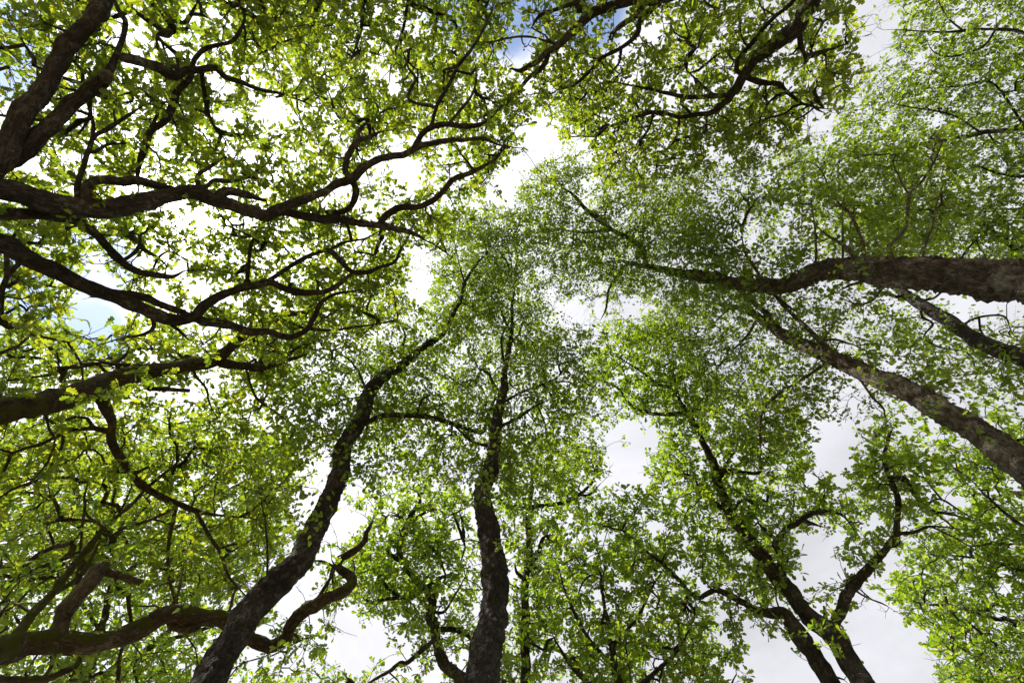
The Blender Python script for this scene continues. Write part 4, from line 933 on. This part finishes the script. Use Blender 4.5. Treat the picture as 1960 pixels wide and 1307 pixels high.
# --- top right birch
TREES.append(dict(
    name='birch_tree', group=BIRCHES, species='birch', bark='dark_birch_bark', leaf='birch_leaf', seed=151,
    label='fine-leaved birch whose airy crown fills the upper right corner',
    trunk=[(2520, 170, 84, 2.6), (2400, 190, 66, 3.2), (2280, 205, 50, 3.9), (2180, 215, 34, 4.6), (2090, 225, 22, 5.3), (2000, 235, 14, 6.0), (1910, 250, 9, 6.6), (1830, 265, 6, 7.1), (1760, 275, 3, 7.5)],
    branches=[
        ([(2130, 220, 14), (2040, 110, 10), (1960, 64, 8), (1923, 57, 7), (1872, 57, 6), (1805, 62, 5), (1714, 57, 3)], 6.6), ([(1840, 60, 5), (1815, 35, 4), (1795, 0, 3), (1785, -40, 2)], 6.6), ([(1905, 60, 5), (1880, 90, 4), (1825, 108, 4), (1788, 100, 3), (1772, 74, 2)], 6.6),
        ([(2080, 228, 10), (2020, 320, 7), (1960, 337, 6), (1916, 333, 5), (1870, 320, 4), (1832, 333, 2)], 6.6), ([(1960, 240, 7), (1900, 160, 5), (1840, 165, 4), (1780, 170, 2)], 6.9), ([(1880, 255, 5), (1820, 220, 4), (1740, 205, 3), (1690, 195, 2)], 7.3),
        ([(2000, 330, 5), (1960, 395, 4), (1880, 400, 3), (1800, 405, 2)], 6.5), ([(2050, 125, 8), (2010, 20, 6), (1950, -40, 4), (1890, -90, 3)], 6.3), ([(1790, 270, 4), (1700, 290, 3), (1620, 300, 2)], 7.5),
    ],
    crown=[([(1715, -220), (2260, -220), (2260, 540), (1700, 470), (1600, 420), (1470, 330), (1570, 265), (1640, 190), (1720, 90)], 1.55, (-.4, 1.0), -.32)],
))
# --- lower right oak
TREES.append(dict(
    name='oak_tree', group=OAKS, species='oak', bark='oak_bark', leaf='young_oak_leaf', seed=161,
    label='oak with lime green foliage crowding the lower right edge beyond the forked oak',
    trunk=[(2420, 1420, 84, 2.2), (2300, 1340, 66, 2.9), (2200, 1280, 46, 3.5), (2100, 1235, 28, 4.1), (2020, 1208, 15, 4.6), (1960, 1194, 9, 5.0), (1923, 1184, 8, 5.2), (1872, 1173, 7, 5.4), (1825, 1163, 5, 5.6), (1771, 1157, 3, 5.8)],
    branches=[([(2150, 1255, 22), (2060, 1120, 14), (1980, 1030, 9), (1900, 960, 5), (1860, 920, 3)], 5.8), ([(2080, 1150, 10), (1980, 1100, 7), (1880, 1070, 5), (1790, 1060, 3)], 5.8), ([(2180, 1270, 24), (2080, 1310, 15), (1960, 1330, 10), (1860, 1340, 5)], 4.7),
              ([(2040, 1100, 9), (2000, 980, 7), (1960, 880, 5), (1930, 830, 3)], 6.0), ([(2000, 1325, 9), (1930, 1290, 6), (1860, 1250, 4), (1820, 1230, 3)], 5.2),
              ([(1895, 1340, 11), (1879, 1307, 11), (1872, 1278, 10), (1880, 1266, 9), (1896, 1262, 7)], 4.7, 'broken_snag')],
    crown=[([(1700, 1120), (1740, 1070), (1830, 960), (1790, 880), (1870, 800), (2250, 760), (2250, 1480), (1800, 1480), (1800, 1250), (1740, 1190)], 2.3, (-.4, 1.1), -.25), ([(1690, 1290), (1760, 1270), (1800, 1300), (1800, 1480), (1700, 1480)], 1.0, (-.2, .8))],
))
# --- far crown, lower left
TREES.append(dict(
    name='oak_tree', group=OAKS, species='oak', bark='oak_bark', leaf='young_oak_leaf', seed=171,
    label='dense oak crown standing behind the mossy limb and broken snag at the lower left',
    trunk=[(20, 1760, 40, 3.0), (60, 1600, 36, 3.8), (100, 1470, 30, 4.6), (140, 1360, 24, 5.3), (175, 1270, 19, 5.9), (200, 1180, 14, 6.5), (215, 1090, 9, 7.1), (225, 1000, 5, 7.7)],
    branches=[([(110, 1450, 18), (20, 1330, 13), (-60, 1220, 8), (-90, 1120, 4)], 6.7), ([(150, 1340, 16), (260, 1260, 12), (340, 1190, 8), (400, 1110, 4)], 6.9), ([(190, 1210, 10), (120, 1100, 7), (70, 1000, 5), (50, 920, 3)], 7.4),
              ([(210, 1130, 8), (290, 1050, 6), (360, 970, 4), (420, 900, 3)], 7.6), ([(160, 1310, 12), (60, 1220, 8), (0, 1130, 5), (-40, 1040, 3)], 7.0), ([(125, 1400, 14), (260, 1360, 11), (370, 1310, 7), (450, 1250, 4)], 6.4), ([(300, 1230, 8), (420, 1190, 6), (480, 1130, 3)], 7.0), ([(220, 1040, 6), (160, 920, 4), (150, 840, 3)], 7.9), ([(360, 970, 5), (470, 920, 4), (530, 880, 3)], 7.8)],
    crown=[([(-260, 860), (100, 790), (300, 800), (540, 840), (570, 900), (560, 1040), (520, 1110), (460, 1180), (420, 1307), (560, 1290), (580, 1480), (-260, 1480)], 1.6, (-.5, 1.0), -.3)], leaf_scale=1.12,
))
for spec in TREES:
    make_tree(spec)
for s_ in STATS: print('TREE', *s_)
